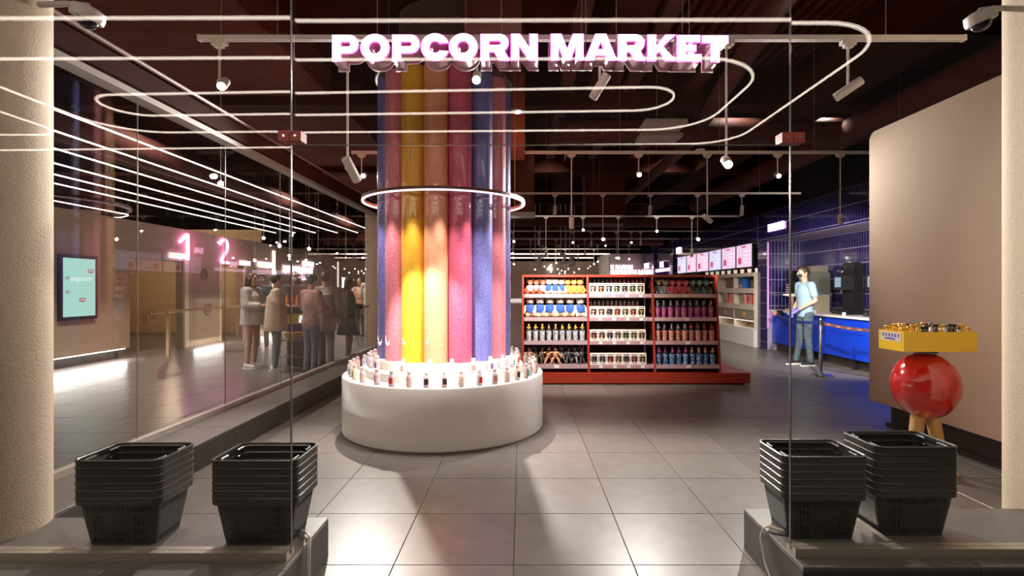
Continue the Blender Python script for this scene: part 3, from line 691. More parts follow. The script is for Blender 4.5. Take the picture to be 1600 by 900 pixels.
def jar(R, z, th, i, row):
    a = math.radians(-90+th); x = C0.x+R*math.cos(a); y = C0.y+R*math.sin(a); v = (i*5+row*3) % 8; c = (i*3+row) % 5
    t = thing('snack_jar', '', 'jar', (x, y, z), math.radians(th+(-14 if i % 2 else 9)), 'small snack jars around the plinth')
    link('jar_body', jb[v], t); link('jar_cap', jc[i % 2], t)
    lab = (i+row) % 3 != 1
    if lab: link('jar_label', jl[c], t)
    side = 'towards the lobby' if th < 0 else 'towards the shelves'
    t['label'] = '%s jar %s, %s plinth step, %s from front %s' % (PN[v], 'with %s label' % LN[c] if lab else 'without label', 'lower' if row == 0 else 'upper', ORD[min(19, abs(i))], side)
lo = [-131, -122, -113, -104, -95, -86, -76, -66, -55, -44, -32, -21, -11, -1.5, 8, 17, 27, 36, 45, 54, 62, 71, 80, 89, 98, 107, 116, 126]
up = [-128, -117, -106, -95, -84, -73, -62, -48, -21, -2, 13, 28, 42, 55, 67, 79, 91, 103, 115, 127]
for rw, (R, z, L) in enumerate(((.925, .541, lo), (.745, .621, up))):
    neg = sorted([t for t in L if t < 0], reverse=True); pos = sorted([t for t in L if t >= 0])
    for i, t in enumerate(neg): jar(R+random.uniform(-.012, .012), z, t, i, rw)
    for i, t in enumerate(pos): jar(R+random.uniform(-.012, .012), z, t, i, rw)
# ================================================================ RED SHELVING
gx = [0.02, .97, 1.925, 2.865]; GY = 7.60
def lean(z): return GY+.17*max(0, (z-.165))/1.41       # the front leans back
gd = thing('shelf_unit', 'long dark red three-bay shelf unit on a low red platform full of toys', 'shelf', (0, 0, 0))
MB().box(-.55, 3.28, 7.56, 8.62, .02, .165).build('platform', redm, gd)
MB().box(-.5, 3.2, 7.62, 8.5, .0005, .02).build('platform_foot', darkrecess, gd)
for i, x in enumerate(gx):
    m = MB(); vs = [(lean(.165), .166), (lean(.165)+.05, .166), (lean(1.575)+.05, 1.575), (lean(1.575), 1.575)]
    m.prism_x(vs, x-.014, x+.014).build('upright', redm, gd)
    if i in (0, 3):
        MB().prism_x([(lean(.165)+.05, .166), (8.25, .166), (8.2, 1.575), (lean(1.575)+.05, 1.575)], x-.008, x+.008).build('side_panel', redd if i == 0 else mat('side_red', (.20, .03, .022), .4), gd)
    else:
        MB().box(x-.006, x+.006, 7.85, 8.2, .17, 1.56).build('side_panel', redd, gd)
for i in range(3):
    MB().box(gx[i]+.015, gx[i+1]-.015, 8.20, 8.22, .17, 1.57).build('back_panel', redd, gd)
    MB().box(gx[i]+.015, gx[i+1]-.015, lean(1.57)-.004, lean(1.57)+.04, 1.545, 1.58).box(gx[i]+.015, gx[i+1]-.015, lean(1.57)+.04, 8.2, 1.565, 1.58).build('top_rail', redm, gd)
shz = [.275, .615, .955, 1.295]
edge = mat('shelf_edge', (.60, .42, .45), .25, metal=.3); shm = mat('shelf_board', (.35, .26, .26), .4)
for i in range(3):
    for j, z in enumerate(shz):
        y0 = lean(z)-.01
        s = MB().box(gx[i]+.016, gx[i+1]-.016, y0+.012, 8.195, z-.022, z).build('shelf', shm, gd)
        MB().box(gx[i]+.016, gx[i+1]-.016, y0, y0+.011, z-.052, z+.004).build('price_rail', edge, s)
        if i == 2 or (i == 0 and j == 0): MB().box(gx[i]+.45, gx[i]+.52, y0-.004, y0-.0005, z-.048, z+.001).build('price_tag', white, s)
        for k in range(9 if i == 1 else 0):
            MB().box(gx[i]+.05+k*.1, gx[i]+.10+k*.1, y0-.003, y0-.0005, z-.044, z-.006).build('price_tag', white if k % 2 else mat('tag_mauve', (.5, .25, .3), .4), s)
SH = ['bottom', 'lower', 'upper', 'top']; BAY = ['plinth-side bay', 'middle bay', 'wall-side bay']
def PL(i, j, n, k): return '%s from plinth side, %s shelf, %s' % (ORD[k], SH[j], BAY[i])
# --- plush toys
def plush(fur, fur2, cloth, ears='round', s=1.0):
    t = thing('plush_toy', 'plush', 'toy', (0, 0, 0)); e = []
    f = mat(*fur); g = mat(*fur2)
    MB().ell((0, 0, .085), (.058, .050, .085), 12, 8).cap((-.05, 0, .13), .02, (-.085, -.03, .055), .022, 8).cap((.05, 0, .13), .02, (.085, -.03, .055), .022, 8)\
        .cap((-.035, -.02, .03), .028, (-.055, -.095, .025), .024, 8).cap((.035, -.02, .03), .028, (.055, -.095, .025), .024, 8).build('body', f, t, smooth=True)
    hd = MB().ell((0, -.01, .205), (.056, .052, .054), 14, 9).build('head', f, t, smooth=True)
    MB().ell((0, -.057, .19), (.026, .02, .02), 10, 6).build('snout', g, hd, smooth=True)
    for sx in (-1, 1):
        MB().ell((sx*.021, -.056, .216), .0075, 8, 5).build('eye', black, hd)
        if ears == 'round': MB().ell((sx*.045, 0, .25), (.02, .01, .022), 10, 6).build('ear', g, t, smooth=True)
        elif ears == 'point': MB().lathe([(.02, 0), (.001, .05)], (sx*.034, 0, .24), 8).build('ear', f, t)
        elif ears == 'side': MB().ell((sx*.085, 0, .212), (.045, .012, .016), 10, 6).build('ear', g, t, smooth=True)
    if cloth: MB().lathe([(.056, .055), (.064, .075), (.062, .13), (.045, .155)], (0, .002, 0), 14).build('vest', mat(*cloth), t, smooth=True)
    return t
F_ = lambda n, c: (n, c, .9)
pA = plush(F_('fur_rust', (.45, .09, .04)), F_('fur_cream', (.85, .70, .52)), F_('cloth_white', (.8, .75, .7)), 'round')
pB = plush(F_('fur_cream', (.85, .70, .52)), F_('fur_white', (.9, .85, .78)), F_('cloth_blue', (.03, .10, .40)), 'round')
pC = plush(F_('fur_orange', (.80, .30, .06)), F_('fur_cream', (.85, .70, .52)), None, 'point')
pD = plush(F_('fur_sand', (.62, .42, .26)), F_('fur_white', (.9, .85, .78)), F_('cloth_blue', (.03, .10, .40)), 'round')
pE = plush(F_('fur_teal', (.16, .34, .30)), F_('fur_mint', (.35, .55, .48)), F_('cloth_dark', (.06, .05, .06)), 'side')
pF = plush(F_('fur_rose', (.72, .12, .16)), F_('fur_peach', (.85, .55, .45)), None, 'side')
pG = plush(F_('fur_grey', (.25, .24, .24)), F_('fur_lemon', (.70, .62, .05)), None, 'round')
first = set()
def put(proto, loc, rz, label, group, scale=None):
    if proto.name in first: return dup(proto, loc, rz, label, group, scale)
    first.add(proto.name); proto.location = loc; proto.rotation_euler = (0, 0, rz); tag(proto, label, None, group)
    if scale: proto.scale = (scale,)*3
    return proto
z = shz[3]; y = lean(z)+.13
lst = [(pA, 'rust red plush toy in a white vest'), (pA, 'rust red plush toy in a white vest'), (pA, 'rust red plush toy in a white vest'), (pB, 'cream plush toy in a blue vest'), (pB, 'cream plush toy in a blue vest'), (pB, 'cream plush toy in a blue vest'),
       (pC, 'orange plush toy with pointed ears'), (pC, 'orange plush toy with pointed ears'), (pC, 'orange plush toy with pointed ears')]
for k, (p, d) in enumerate(lst): put(p, (gx[0]+.105+k*.0935, y+random.uniform(-.01, .02), z+.001), random.uniform(-.2, .2), d+', '+PL(0, 3, 9, k), 'plush toys on the top shelf', .84)
z = shz[2]; y = lean(z)+.15
for k in range(6):
    put(pD if k in (3,) else pB if k % 2 else pD, (gx[0]+.10+k*.150, y, z+.001), random.uniform(-.3, .3), 'large cream plush toy in blue jacket, '+PL(0, 2, 6, k), 'large plush toys in blue jackets', 1.18)
z = shz[3]; y = lean(z)+.13
for k, (p, d) in enumerate([(pG, 'grey plush toy with lemon face'), (pG, 'grey plush toy with lemon face'), (pF, 'rose plush toy with wide ears'), (pF, 'rose plush toy with wide ears'), (pF, 'rose plush toy with wide ears'), (pE, 'teal plush toy with wide ears'), (pE, 'teal plush toy with wide ears'), (pE, 'teal plush toy with wide ears')]):
    put(p, (gx[2]+.115+k*.102, y, z+.001), random.uniform(-.2, .2), d+', '+PL(2, 3, 8, k), 'plush toys on the top shelf near the blue wall', .80)
for k in range(7):
    t = thing('folded_blanket', '%s folded blanket at the back of the %s, %s from plinth side' % ('magenta' if k < 4 else 'black', BAY[2], ORD[k]), 'blanket', (gx[2]+.20+k*.105, 8.06, z+.001), 0, 'blankets behind the plush toys')
    MB().bev(-.048, .048, -.06, .06, 0, .23, .02).build('blanket', mat('cloth_magenta', (.45, .01, .13), .9) if k < 4 else mat('cloth_black', (.03, .025, .035), .9), t)
# --- cups with figure lids
def cup(pic, top, nm):
    t = thing('lidded_cup', 'cup', 'cup', (0, 0, 0))
    MB().lathe([(.032, 0), (.034, .004), (.043, .150), (.041, .150)], seg=18).build('cup_body', pic, t, smooth=True)
    MB().lathe([(.0445, .150), (.0445, .160), (.035, .166)], seg=18).build('lid', black, t, smooth=True)
    MB().cap((0, 0, .17), .016, (0, 0, .205), .012, 8).ell((0, -.002, .225), (.016, .015, .018), 10, 6).cap((-.01, 0, .2), .006, (-.03, -.01, .185), .005, 6).cap((.01, 0, .2), .006, (.03, -.01, .19), .005, 6).build('lid_figure', top, t, smooth=True)
    return t
gold = mat('figure_gold', (.70, .40, .10), .4); goldp = mat('figure_pale', (.8, .62, .45), .4); redf = mat('figure_red', (.6, .03, .03), .4); greyf = mat('figure_grey', (.30, .28, .30), .35); purf = mat('figure_purple', (.35, .05, .25), .4)
cA = cup(pattern('cup_sky', ((.55, .68, .72), (.80, .84, .82), (.10, .18, .32), (.85, .55, .45)), 22), gold, 'a')
cB = cup(pattern('cup_berry', ((.55, .06, .22), (.22, .06, .35), (.80, .25, .25), (.25, .05, .3)), 30), greyf, 'b')
cC = cup(pattern('cup_flame', ((.70, .16, .10), (.85, .55, .45), (.25, .10, .08), (.8, .3, .2)), 30), greyf, 'c')
cC2 = cup(MT['cup_flame'], redf, 'd')
cD = cup(pattern('cup_night', ((.02, .06, .28), (.10, .30, .60), (.01, .02, .12), (.55, .7, .85)), 30), purf, 'e')
cD2 = cup(MT['cup_night'], gold, 'f')
z = shz[1]; y = lean(z)+.07
for k in range(9): put(cA, (gx[0]+.085+k*.098, y+.02*(k % 2), z+.001), .4*k, 'pale blue printed cup with gold figure lid, '+PL(0, 1, 9, k), 'pale blue cups with gold figure lids')
for j, (a, b, d) in ((2, (cB, cB, 'berry printed cup with grey figure lid')), (1, (cC, cC2, 'flame red printed cup with figure lid')), (0, (cD, cD2, 'night blue printed cup with figure lid'))):
    z = shz[j]; y = lean(z)+.07
    for k in range(9): put(a if k < (9 if j == 2 else 5) else b, (gx[2]+.075+k*.098, y+.02*(k % 2), z+.001), .7*k, d+', '+PL(2, j, 9, k), 'printed cups on the %s shelf' % SH[j])
    for k in range(8): dup(a, (gx[2]+.12+k*.098, y+.19, z+.001), .5*k, d.split(' printed')[0]+' cup in back row, '+PL(2, j, 9, k), 'back row cups on the %s shelf' % SH[j])
# --- window boxes with a figure inside
def wbox(c1, c2, nm):
    t = thing('window_box', 'box', 'box', (0, 0, 0)); w, h, d = .057, .160, .09
    bx = mat('box_card_white', (.85, .80, .74), .5)
    MB().box(-w, w, d-.003, d, 0, h).box(-w, -w+.003, .004, d-.003, 0, h).box(w-.003, w, .004, d-.003, 0, h).box(-w, w, 0, d-.003, 0, .003).box(-w, w, 0, d, h-.003, h)\
        .box(-w, -w+.022, 0, .004, .003, h-.003).box(w-.010, w, 0, .004, .003, h-.003).box(-w+.022, w-.010, 0, .004, .003, .034).box(-w+.022, w-.010, 0, .004, h-.038, h-.003).build('card_box', bx, t)
    MB().box(-w+.004, w-.004, d-.008, d-.004, .004, h-.004).build('card_back', mat('box_back_'+nm, c2, .6), t)
    fg = MB().cap((.006, .045, .036), .016, (.006, .045, .06), .014, 8).ell((.006, .042, .088), (.028, .024, .025), 12, 8).build('figure', mat('box_figure_'+nm, c1, .4), t, smooth=True)
    MB().ell((-.004, .0195, .088), .0045, 6, 4).ell((.017, .0195, .088), .0045, 6, 4).build('eye', black, fg)
    MB().box(-w+.018, w-.015, -.0012, -.0002, h-.026, h-.014).box(-w+.03, w-.02, -.0012, -.0002, .012, .022).box(-w+.004, -w+.016, -.0012, -.0002, .05, .12).build('print', mat('box_print_'+nm, (c1[0]*.4, c1[1]*.3, c1[2]*.3), .5), t)
    return t
wb = [wbox((.80, .45, .32), (.12, .09, .09), 'flesh'), wbox((.75, .22, .10), (.10, .07, .07), 'orange'), wbox((.35, .34, .42), (.06, .06, .10), 'grey'), wbox((.28, .35, .14), (.06, .09, .05), 'green'), wbox((.16, .12, .12), (.20, .18, .16), 'dark'), wbox((.75, .62, .42), (.14, .12, .10), 'cream'), wbox((.62, .52, .14), (.10, .10, .09), 'yellow')]
WN = ['flesh coloured', 'orange', 'grey', 'green', 'dark', 'cream', 'yellow']
pat = {3: [0, 1, 2, 3, 4, 3, 5], 2: [0, 5, 4, 1, 5, 1, 6], 1: [1, 0, 2, 5, 3, 6, 0], 0: [4, 2, 1, 0, 4, 1, 6]}
for j in (3, 2, 1, 0):
    z = shz[j]; y = lean(z)+.02
    for k in range(7): put(wb[pat[j][k]], (gx[1]+.080+k*.1165, y, z+.001), random.uniform(-.03, .03), 'white window box with %s figure, ' % WN[pat[j][k]]+PL(1, j, 7, k), 'white window boxes with figures')
# --- small jars behind the window boxes
for j, n, hh in ((3, 13, .175), (2, 12, .19)):
    r = MB().box(gx[1]+.03, gx[1]+.86, lean(shz[j])+.16, lean(shz[j])+.30, shz[j]+.001, shz[j]+hh-.03).build('riser_block', redd); tag(r, 'dark red riser block behind the window boxes on the %s shelf' % SH[j], 'riser')
    for k in range(n):
        cp = (mat('cap_green', (.02, .22, .08), .4) if k < 6 else redf) if j == 3 else mat('cap_clear', (.6, .5, .52), .2)
        t = thing('lidded_glass_jar', 'little jar with %s top behind boxes, ' % (('green' if k < 6 else 'red') if j == 3 else 'clear')+PL(1, j, n, k), 'jar', (gx[1]+.06+k*.064, lean(shz[j])+.2, shz[j]+hh-.028), 0, 'little glass jars behind the window boxes')
        MB().lathe([(.018, 0), (.024, .012), (.022, .040), (.012, .05)], seg=10).build('jar_body', mat('jar_smoke', (.35, .28, .32), .15), t, smooth=True)
        MB().lathe([(.015, .05), (.017, .054), (.017, .064), (.004, .078)], seg=10).build('jar_cap', cp, t, smooth=True)
# --- action figures on the bottom shelf
def figure(c, c2, pose):
    t = thing('toy_figure', 'f', 'toy', (0, 0, 0)); f = mat('toy_%s' % c2, c, .5)
    a = .05*pose
    MB().ell((0, 0, .115), (.034, .026, .045), 10, 7).cap((-.018, 0, .085), .015, (-.03-a, -.02, .01), .011, 8).cap((.018, 0, .085), .015, (.03+a, -.02, .01), .011, 8)\
        .cap((-.03, 0, .145), .012, (-.075, -.03, .11+a), .010, 8).cap((.03, 0, .145), .012, (.08, -.03, .12-a), .010, 8).build('body', f, t, smooth=True)
    MB().ell((0, -.004, .185), (.022, .022, .027), 10, 7).build('head', f, t, smooth=True)
    MB().cap((-.05, .01, .10), .006, (.07, .02, .22), .003, 6).build('staff', greyf, t)
    return t
fg = [figure((.10, .07, .04), 'umber', 0), figure((.65, .30, .16), 'tan', .6), figure((.35, .16, .10), 'rust', .2), figure((.20, .20, .21), 'grey', .4), figure((.06, .06, .07), 'black', .1)]
FN = ['umber', 'tan', 'rust', 'grey', 'black']; y = lean(shz[0])+.10
for k, v in enumerate([2, 0, 0, 1, 1, 3, 4, 3, 4]): put(fg[v], (gx[0]+.09+k*.096, y+.03*(k % 2), shz[0]+.003), random.uniform(-.8, .8), '%s toy creature figure with a staff, ' % FN[v]+PL(0, 0, 9, k), 'toy figures on the bottom shelf', 1.15)

# ================================================================ BLUE WALL SIDE: screens, popcorn shelf, counter
scr = [(12.58, 13.50), (13.55, 14.48), (14.53, 15.46), (15.51, 16.56), (16.61, 17.55), (17.60, 18.6)]
sc_pink = emit('screen_pink', (.88, .60, .80), 1.0, (.1, .1, .1)); sc_blue = emit('screen_blue', (.70, .68, .95), 1.0, (.1, .1, .1)); sc_txt = emit('screen_red_print', (.85, .05, .18), .8, (.1, .1, .1)); sc_w = emit('screen_white_print', (.95, .85, .95), 1.1, (.1, .1, .1))
for i, (a, b) in enumerate(scr):
    m_ = (a+b)/2; w = (b-a)/2
    t = thing('menu_screen', 'glowing %s menu screen over the popcorn shelf, %s from the stone-free blue pier' % ('pink' if i % 5 != 2 else 'lilac', ORD[i]), 'screen', (5.53, m_, 1.88), 0, 'menu screens in a row over the popcorn shelf')
    t['label'] = 'glowing %s menu screen over the popcorn shelf, %s from the blue pier' % ('pink' if i not in (2, 5) else 'lilac', ORD[i])
    MB().box(-.03, .03, -w, w, 0, .60).build('screen_body', blackg, t)
    MB().box(-.036, -.031, -w+.02, w-.02, .02, .58).build('display', sc_pink if i not in (2, 5) else sc_blue, t)
    m = MB(); m.box(-.039, -.0365, w*.30, w*.72, .10, .26); m.build('menu_picture', sc_txt, t)
    m = MB(); m.box(-.039, -.0365, -w*.25, w*.3, .50, .535); m.build('menu_heading', sc_txt, t)
    m = MB()
    for k in range(4): m.box(-.039, -.0365, -w*.75, -w*.02, .12+.09*k, .14+.09*k)
    m.build('menu_lines', sc_w, t)
tag(MB().box(5.50, 5.60, 12.4, 18.7, 2.485-.0, 2.50).build('screen_canopy', black), 'black strip canopy above the menu screens', 'canopy')
cream = mat('cream_laminate', (.72, .62, .50), .35); crd = mat('cream_inner', (.50, .43, .35), .6); stg = emit('shelf_strip_light', (1, .92, .8), 5)
ps_ = thing('popcorn_shelf', 'cream wall shelf unit with popcorn boxes under the menu screens', 'shelf', (0, 0, 0))
ya, yb = 12.32, 17.6; bays = [12.32, 13.5, 14.6, 15.8, 17.6]
MB().box(5.9, 5.95, ya, yb, .0005, 1.75).build('back_panel', crd, ps_)
for z0, z1 in ((1.66, 1.75), (1.26, 1.38), (.86, .99), (.60, .63), (0.0005, .42)):
    MB().box(5.42, 5.9, ya, yb, z0, z1).build('shelf', cream if z1 != .42 else mat('white_base', (.8, .77, .72), .4), ps_)
for y in bays:
    MB().box(5.43, 5.9, y-.02, y+.02, .42, 1.66).build('divider', cream, ps_)
MB().box(5.45, 5.47, ya+.03, yb-.03, .592, .599).build('glow_strip', stg, ps_)
for i, y in enumerate(bays[:-1]):
    MB().box(5.44, 5.45, y+.03, bays[i+1]-.03, .64, .85).build('glass_front', mat('smoked_front', (.32, .28, .24), .1), ps_)
    MB().box(5.75, 5.76, y+.03, bays[i+1]-.03, .43, .50).build('wood_strip', chocwood, ps_)
    if i < 2:
        MB().lathe([(.075, 0), (.075, .006)], (5.434, y+.55, .75), 20, 0, Matrix.Rotation(-math.pi/2, 3, 'Y')).build('round_sticker', mat('sticker_yellow', (.85, .5, .03), .5) if i == 0 else mat('sticker_pink', (.7, .35, .38), .5), ps_)
def popbox():
    t = thing('popcorn_box', 'b', 'box', (0, 0, 0)); n = 8
    for k in range(n):
        for q, s in ((-.06, 1), (.06, -1)):
            pass
    w0, w1 = .055, .075
    red = MB(); wht = MB()
    for side in range(4):
        M = Matrix.Rotation(side*math.pi/2, 3, 'Z')
        for k in range(5):
            u0 = -1+k*2/5; u1 = u0+2/5
            v = [M @ Vector((u0*w0, -w0, 0)), M @ Vector((u1*w0, -w0, 0)), M @ Vector((u1*w1, -w1, .24)), M @ Vector((u0*w1, -w1, .24))]
            (wht if k % 2 else red).add(v, [(0, 1, 2, 3)])
    wht.build('card_box', white, t); red.build('red_stripe', mat('stripe_red', (.62, .03, .02), .5), t); return t
pb0 = popbox()
k = 0
for y in (12.52, 12.68, 12.84, 13.02, 13.64, 13.80, 13.96, 15.0, 15.16, 15.32, 15.48):
    lb = 'red and white striped popcorn box on the cream shelf, %s from the blue pier' % ORD[k]
    if k == 0: pb0.location = (5.51, y, .992); tag(pb0, lb, None, 'striped popcorn boxes')
    else: dup(pb0, (5.51+.03*(k % 2), y, .992), .1*(k % 3), lb, 'striped popcorn boxes')
    k += 1
for nm, y, c in (('blue', 12.95, (.02, .14, .50)), ('white', 13.95, (.75, .75, .78))):
    t = thing('paper_bag', nm+' tall paper bag on the '+('top' if nm == 'blue' else 'middle')+' tier of the cream shelf', 'bag', (5.62, y+.35, 1.381 if nm == 'blue' else .992))
    MB().box(-.09, .09, -.14, .14, 0, .27).build('bag', mat('bag_'+nm, c, .5), t); MB().box(-.093, -.09, -.10, .10, .02, .09).build('print', mat('bag_print', (.8, .35, .3), .5), t)
for i in range(9):
    t = thing('striped_cup', 'small white self-glowing cup on top of the cream shelf, %s from the blue pier' % ORD[i], 'cup', (5.56, 12.45+.42*i, 1.752), 0, 'cups on top of the cream shelf')
    MB().lathe([(.04, 0), (.05, .10)], seg=12).build('cup_body', emit('cup_glow', (1, .8, .6), .5, (.8, .7, .6)), t)  # warm light on the cups is put in as their own glow
# counter
ct = thing('service_counter', 'bright blue service counter with thin white top beside the standing man', 'counter', (0, 0, 0))
blu = mat('blue_laminate', (.004, .05, .62), .28, coat=.3)
y0, y1 = 6.7, 11.78
MB().box(5.62, 6.26, y0, y1, .17, .862).build('carcass', blu, ct)
for k in range(6):
    a = y0+k*.85; MB().box(5.60, 5.619, a+.004, min(a+.846, y1-.004), .18, .60).build('door', blu, ct)
    MB().box(5.60, 5.619, a+.004, min(a+.846, y1-.004), .606, .855).build('drawer_front', blu, ct)
MB().box(5.56, 6.29, y0, y1, .863, .90).build('counter_top', mat('white_stone_top', (.8, .76, .74), .25), ct)
MB().box(5.70, 6.2, y0, y1, .0005, .169).build('toe_kick', darkrecess, ct)
for y in (7.6, 8.9, 10.2): MB().box(5.62, 5.69, y, y+.07, .0005, .169).build('foot', black, ct)
# neon words on the blue wall
def neon(txt, X, Y, Z, size, label):
    t = thing('neon_sign', label, 'sign', (X, Y, Z)); text('neon_letters', txt, emit('neon_sign_pink', (1, .55, .80), 5.0), t, (0, 0, 0), size, (math.pi/2, 0, -math.pi/2), .008, 'CENTER', .012, 1.0)
    return t
neon('DRINKS', 5.47, 11.35, 2.64, .20, 'pink glowing neon word on the blue tiles above the drinks alcove')
neon('BAR', 5.47, 18.4, 2.60, .28, 'pink glowing neon word above the farthest menu screen')
neon('BAR', 5.47, 20.6, 2.20, .3, 'pink glowing neon word in the farther blue bay'); neon('ZONA', 5.47, 23.1, 2.25, .3, 'pink glowing neon word at the far end of the blue wall')
for i, (a, b) in enumerate(((19.3, 21.5), (22.0, 23.8))):
    tag(MB().box(5.46, 5.49, a, b, 2.02, 2.14).build('light_band', emit('band_pink', (1, .6, .85), 2.2)), 'pink light band over the farther blue bay, %s' % ('nearer one' if i == 0 else 'farther one'), 'light')
# machines on the counter
cm = thing('coffee_machine', 'boxy beige and grey coffee machine on the blue counter behind the man', 'machine', (5.95, 10.95, .9))
MB().bev(-.16, .2, -.42, .0, .0, .36, .015).build('lower_body', mat('machine_beige', (.55, .45, .33), .35, metal=.3), cm)
MB().bev(-.18, .2, -.44, .02, .361, .80, .02).build('upper_body', mat('machine_grey', (.12, .12, .10), .3), cm)
MB().bev(-.14, .18, -.40, -.02, .801, .93, .01).build('bean_hopper', mat('hopper', (.20, .17, .14), .2), cm)
MB().box(-.19, -.181, -.16, -.06, .38, .66).build('green_panel', mat('green_panel', (.10, .32, .10), .4), cm)
MB().box(-.172, -.161, -.3, -.12, .08, .3).build('steel_plate', steel, cm)
gr = thing('coffee_grinder', 'narrow black coffee grinder with white dish beside the coffee machine', 'machine', (5.86, 11.45, .9))
MB().lathe([(.13, 0), (.13, .03), (.05, .05), (.05, .30)], seg=20).build('base', mat('machine_beige', (.55, .45, .33), .35), gr, smooth=True)
MB().lathe([(.05, .30), (.17, .33), (.17, .35), (.06, .36)], seg=24).build('dish', emit('dish_glow', (1, .9, .7), .7, (.8, .7, .5)), gr, smooth=True)  # light on the dish is put in as emission of its surface
MB().bev(-.08, .08, -.09, .09, .361, .62, .01).build('body', black, gr)
m = MB()
for k in range(4): m.box(-.083, -.0805, -.07, .07, .39+.05*k, .41+.05*k)
m.build('print', white, gr)
MB().lathe([(.08, .621), (.10, .80), (.10, .86), (.04, .87)], seg=16).build('hopper', blackg, gr, smooth=True)
def dispenser(y, s, lb):
    t = thing('drinks_dispenser', lb, 'machine', (5.98, y, .9))
    MB().bev(-.14, .2, -.22*s, .22*s, 0, .10, .01).build('drip_base', blackg, t)
    MB().prism_x([(0, 0), (.01, 0)], 0, .01) if False else None
    MB().bev(.04, .2, -.17*s, .17*s, .101, .95, .02).build('tower', blackg, t)
    MB().bev(-.15, .04, -.15*s, .15*s, .45, .72, .02).build('nozzle_head', black, t)
    MB().box(-.156, -.151, -.09*s, .09*s, .50, .68).build('touch_display', emit('display_blue', (.25, .45, .60), .8, (.1, .1, .1)), t)
    MB().ell((-.10, -.05, .78), .035, 10, 8).ell((-.10, .06, .80), .03, 10, 8).build('chrome_knob', steel, t, smooth=True)
    MB().cap((-.08, 0, .40), .02, (-.08, 0, .45), .02, 8).build('nozzle', steel, t)
dispenser(9.72, 1.0, 'black drinks dispenser with blue display nearest behind the man')
dispenser(8.78, 1.1, 'black drinks dispenser with blue display nearest the beige wall')
pp = thing('red_notice', 'dark red printed notice sheet fixed on the blue tiles between two dispensers', 'notice', (6.29, 9.95, 1.42))
MB().box(-.004, 0, -.16, .16, 0, .40).build('sheet', mat('notice_red', (.35, .06, .05), .6), pp)
m = MB()
for k in range(7): m.box(-.0055, -.0042, -.12, .12, .05+.05*k, .062+.05*k)
m.build('print_lines', mat('notice_print', (.6, .25, .2), .6), pp)
for i in range(14):
    y = 6.9+.3*i+random.uniform(-.05, .05)
    if 8.5 < y < 9.0 or 9.45 < y < 9.95: continue
    t = thing('tray_cup', 'small white cup standing on the edge of the blue counter, %s from the beige wall' % ORD[i], 'cup', (5.66, y, .901), 0, 'small cups on the blue counter')
    MB().lathe([(.025, 0), (.034, .055), (.03, .055)], seg=10).build('cup_body', white, t)

# ================================================================ STANCHIONS AND BELT
def stanchion(loc, lb):
    t = thing('stanchion', lb, 'stanchion', loc)
    MB().lathe([(.165, 0.0005), (.17, .012), (.15, .028), (.05, .04), (.03, .06)], seg=32).build('base', steel, t, smooth=True)
    MB().lathe([(.026, .04), (.026, .90), (.020, .91)], seg=20).build('post', steel, t, smooth=True)
    MB().lathe([(.033, .80), (.033, .89)], seg=16).build('belt_head', black, t, smooth=True)
    return t
st = stanchion((4.69, 8.27, 0), 'polished steel stanchion on a round base in front of the blue counter')
def belt(p0, p1, z, m, lb, dots=None):
    t = thing('barrier_belt', lb, 'belt', (0, 0, 0)); n = 10; mb = MB(); P = []
    for k in range(n+1):
        f = k/n; sag = -.06*4*f*(1-f); P.append(Vector((p0[0]+(p1[0]-p0[0])*f, p0[1]+(p1[1]-p0[1])*f, z+sag)))
    for a, b in zip(P[:-1], P[1:]):
        d = b-a; M = Matrix((d.normalized(), Vector((-d.y, d.x, 0)).normalized(), Vector((0, 0, 1)))).transposed(); mb.rbox((a+b)/2, (d.length+.002, .003, .048), M)
    mb.build('webbing', m, t)
    if dots:
        nb = int((Vector(p1)-Vector(p0)).length/.16)
        for k in range(nb):
            f = (k+.5)/nb; q = Vector((p0[0]+(p1[0]-p0[0])*f, p0[1]+(p1[1]-p0[1])*f, z-.06*4*f*(1-f))); d = Vector((p1[0]-p0[0], p1[1]-p0[1], 0))
            M = Matrix((d.normalized(), Vector((-d.y, d.x, 0)).normalized(), Vector((0, 0, 1)))).transposed()
            MB().rbox(q+M @ Vector((0, -.004 if (M @ Vector((0, -1, 0))).y < 0 else .004, 0)), (.06, .003, .018), M).build('belt_print', dots, t)
    return t
belt((4.73, 8.25), (5.3, 6.9), .83, mat('belt_brown', (.06, .03, .025), .6), 'dark barrier belt with small red badges running from the stanchion behind the beige wall', mat('badge_red', (.75, .12, .08), .4))
belt((4.66, 8.32), (5.36, 11.1), .84, mat('belt_blue', (.01, .04, .30), .5), 'blue barrier belt running from the stanchion to the pink wall reel behind the man')
t = thing('belt_reel', 'black and pink belt reel on the corner of the blue counter beside the pier', 'reel', (5.48, 11.2, .84))
MB().lathe([(.06, -.06), (.07, -.04), (.07, .05), (.05, .07)], seg=18, M=Matrix.Rotation(math.pi/2, 3, 'Y')).build('housing', blackg, t, smooth=True)
MB().lathe([(.04, -.16), (.045, -.07), (.045, -.062)], seg=14, M=Matrix.Rotation(math.pi/2, 3, 'Y')).build('pink_knob', mat('reel_pink', (.75, .28, .25), .4), t, smooth=True)
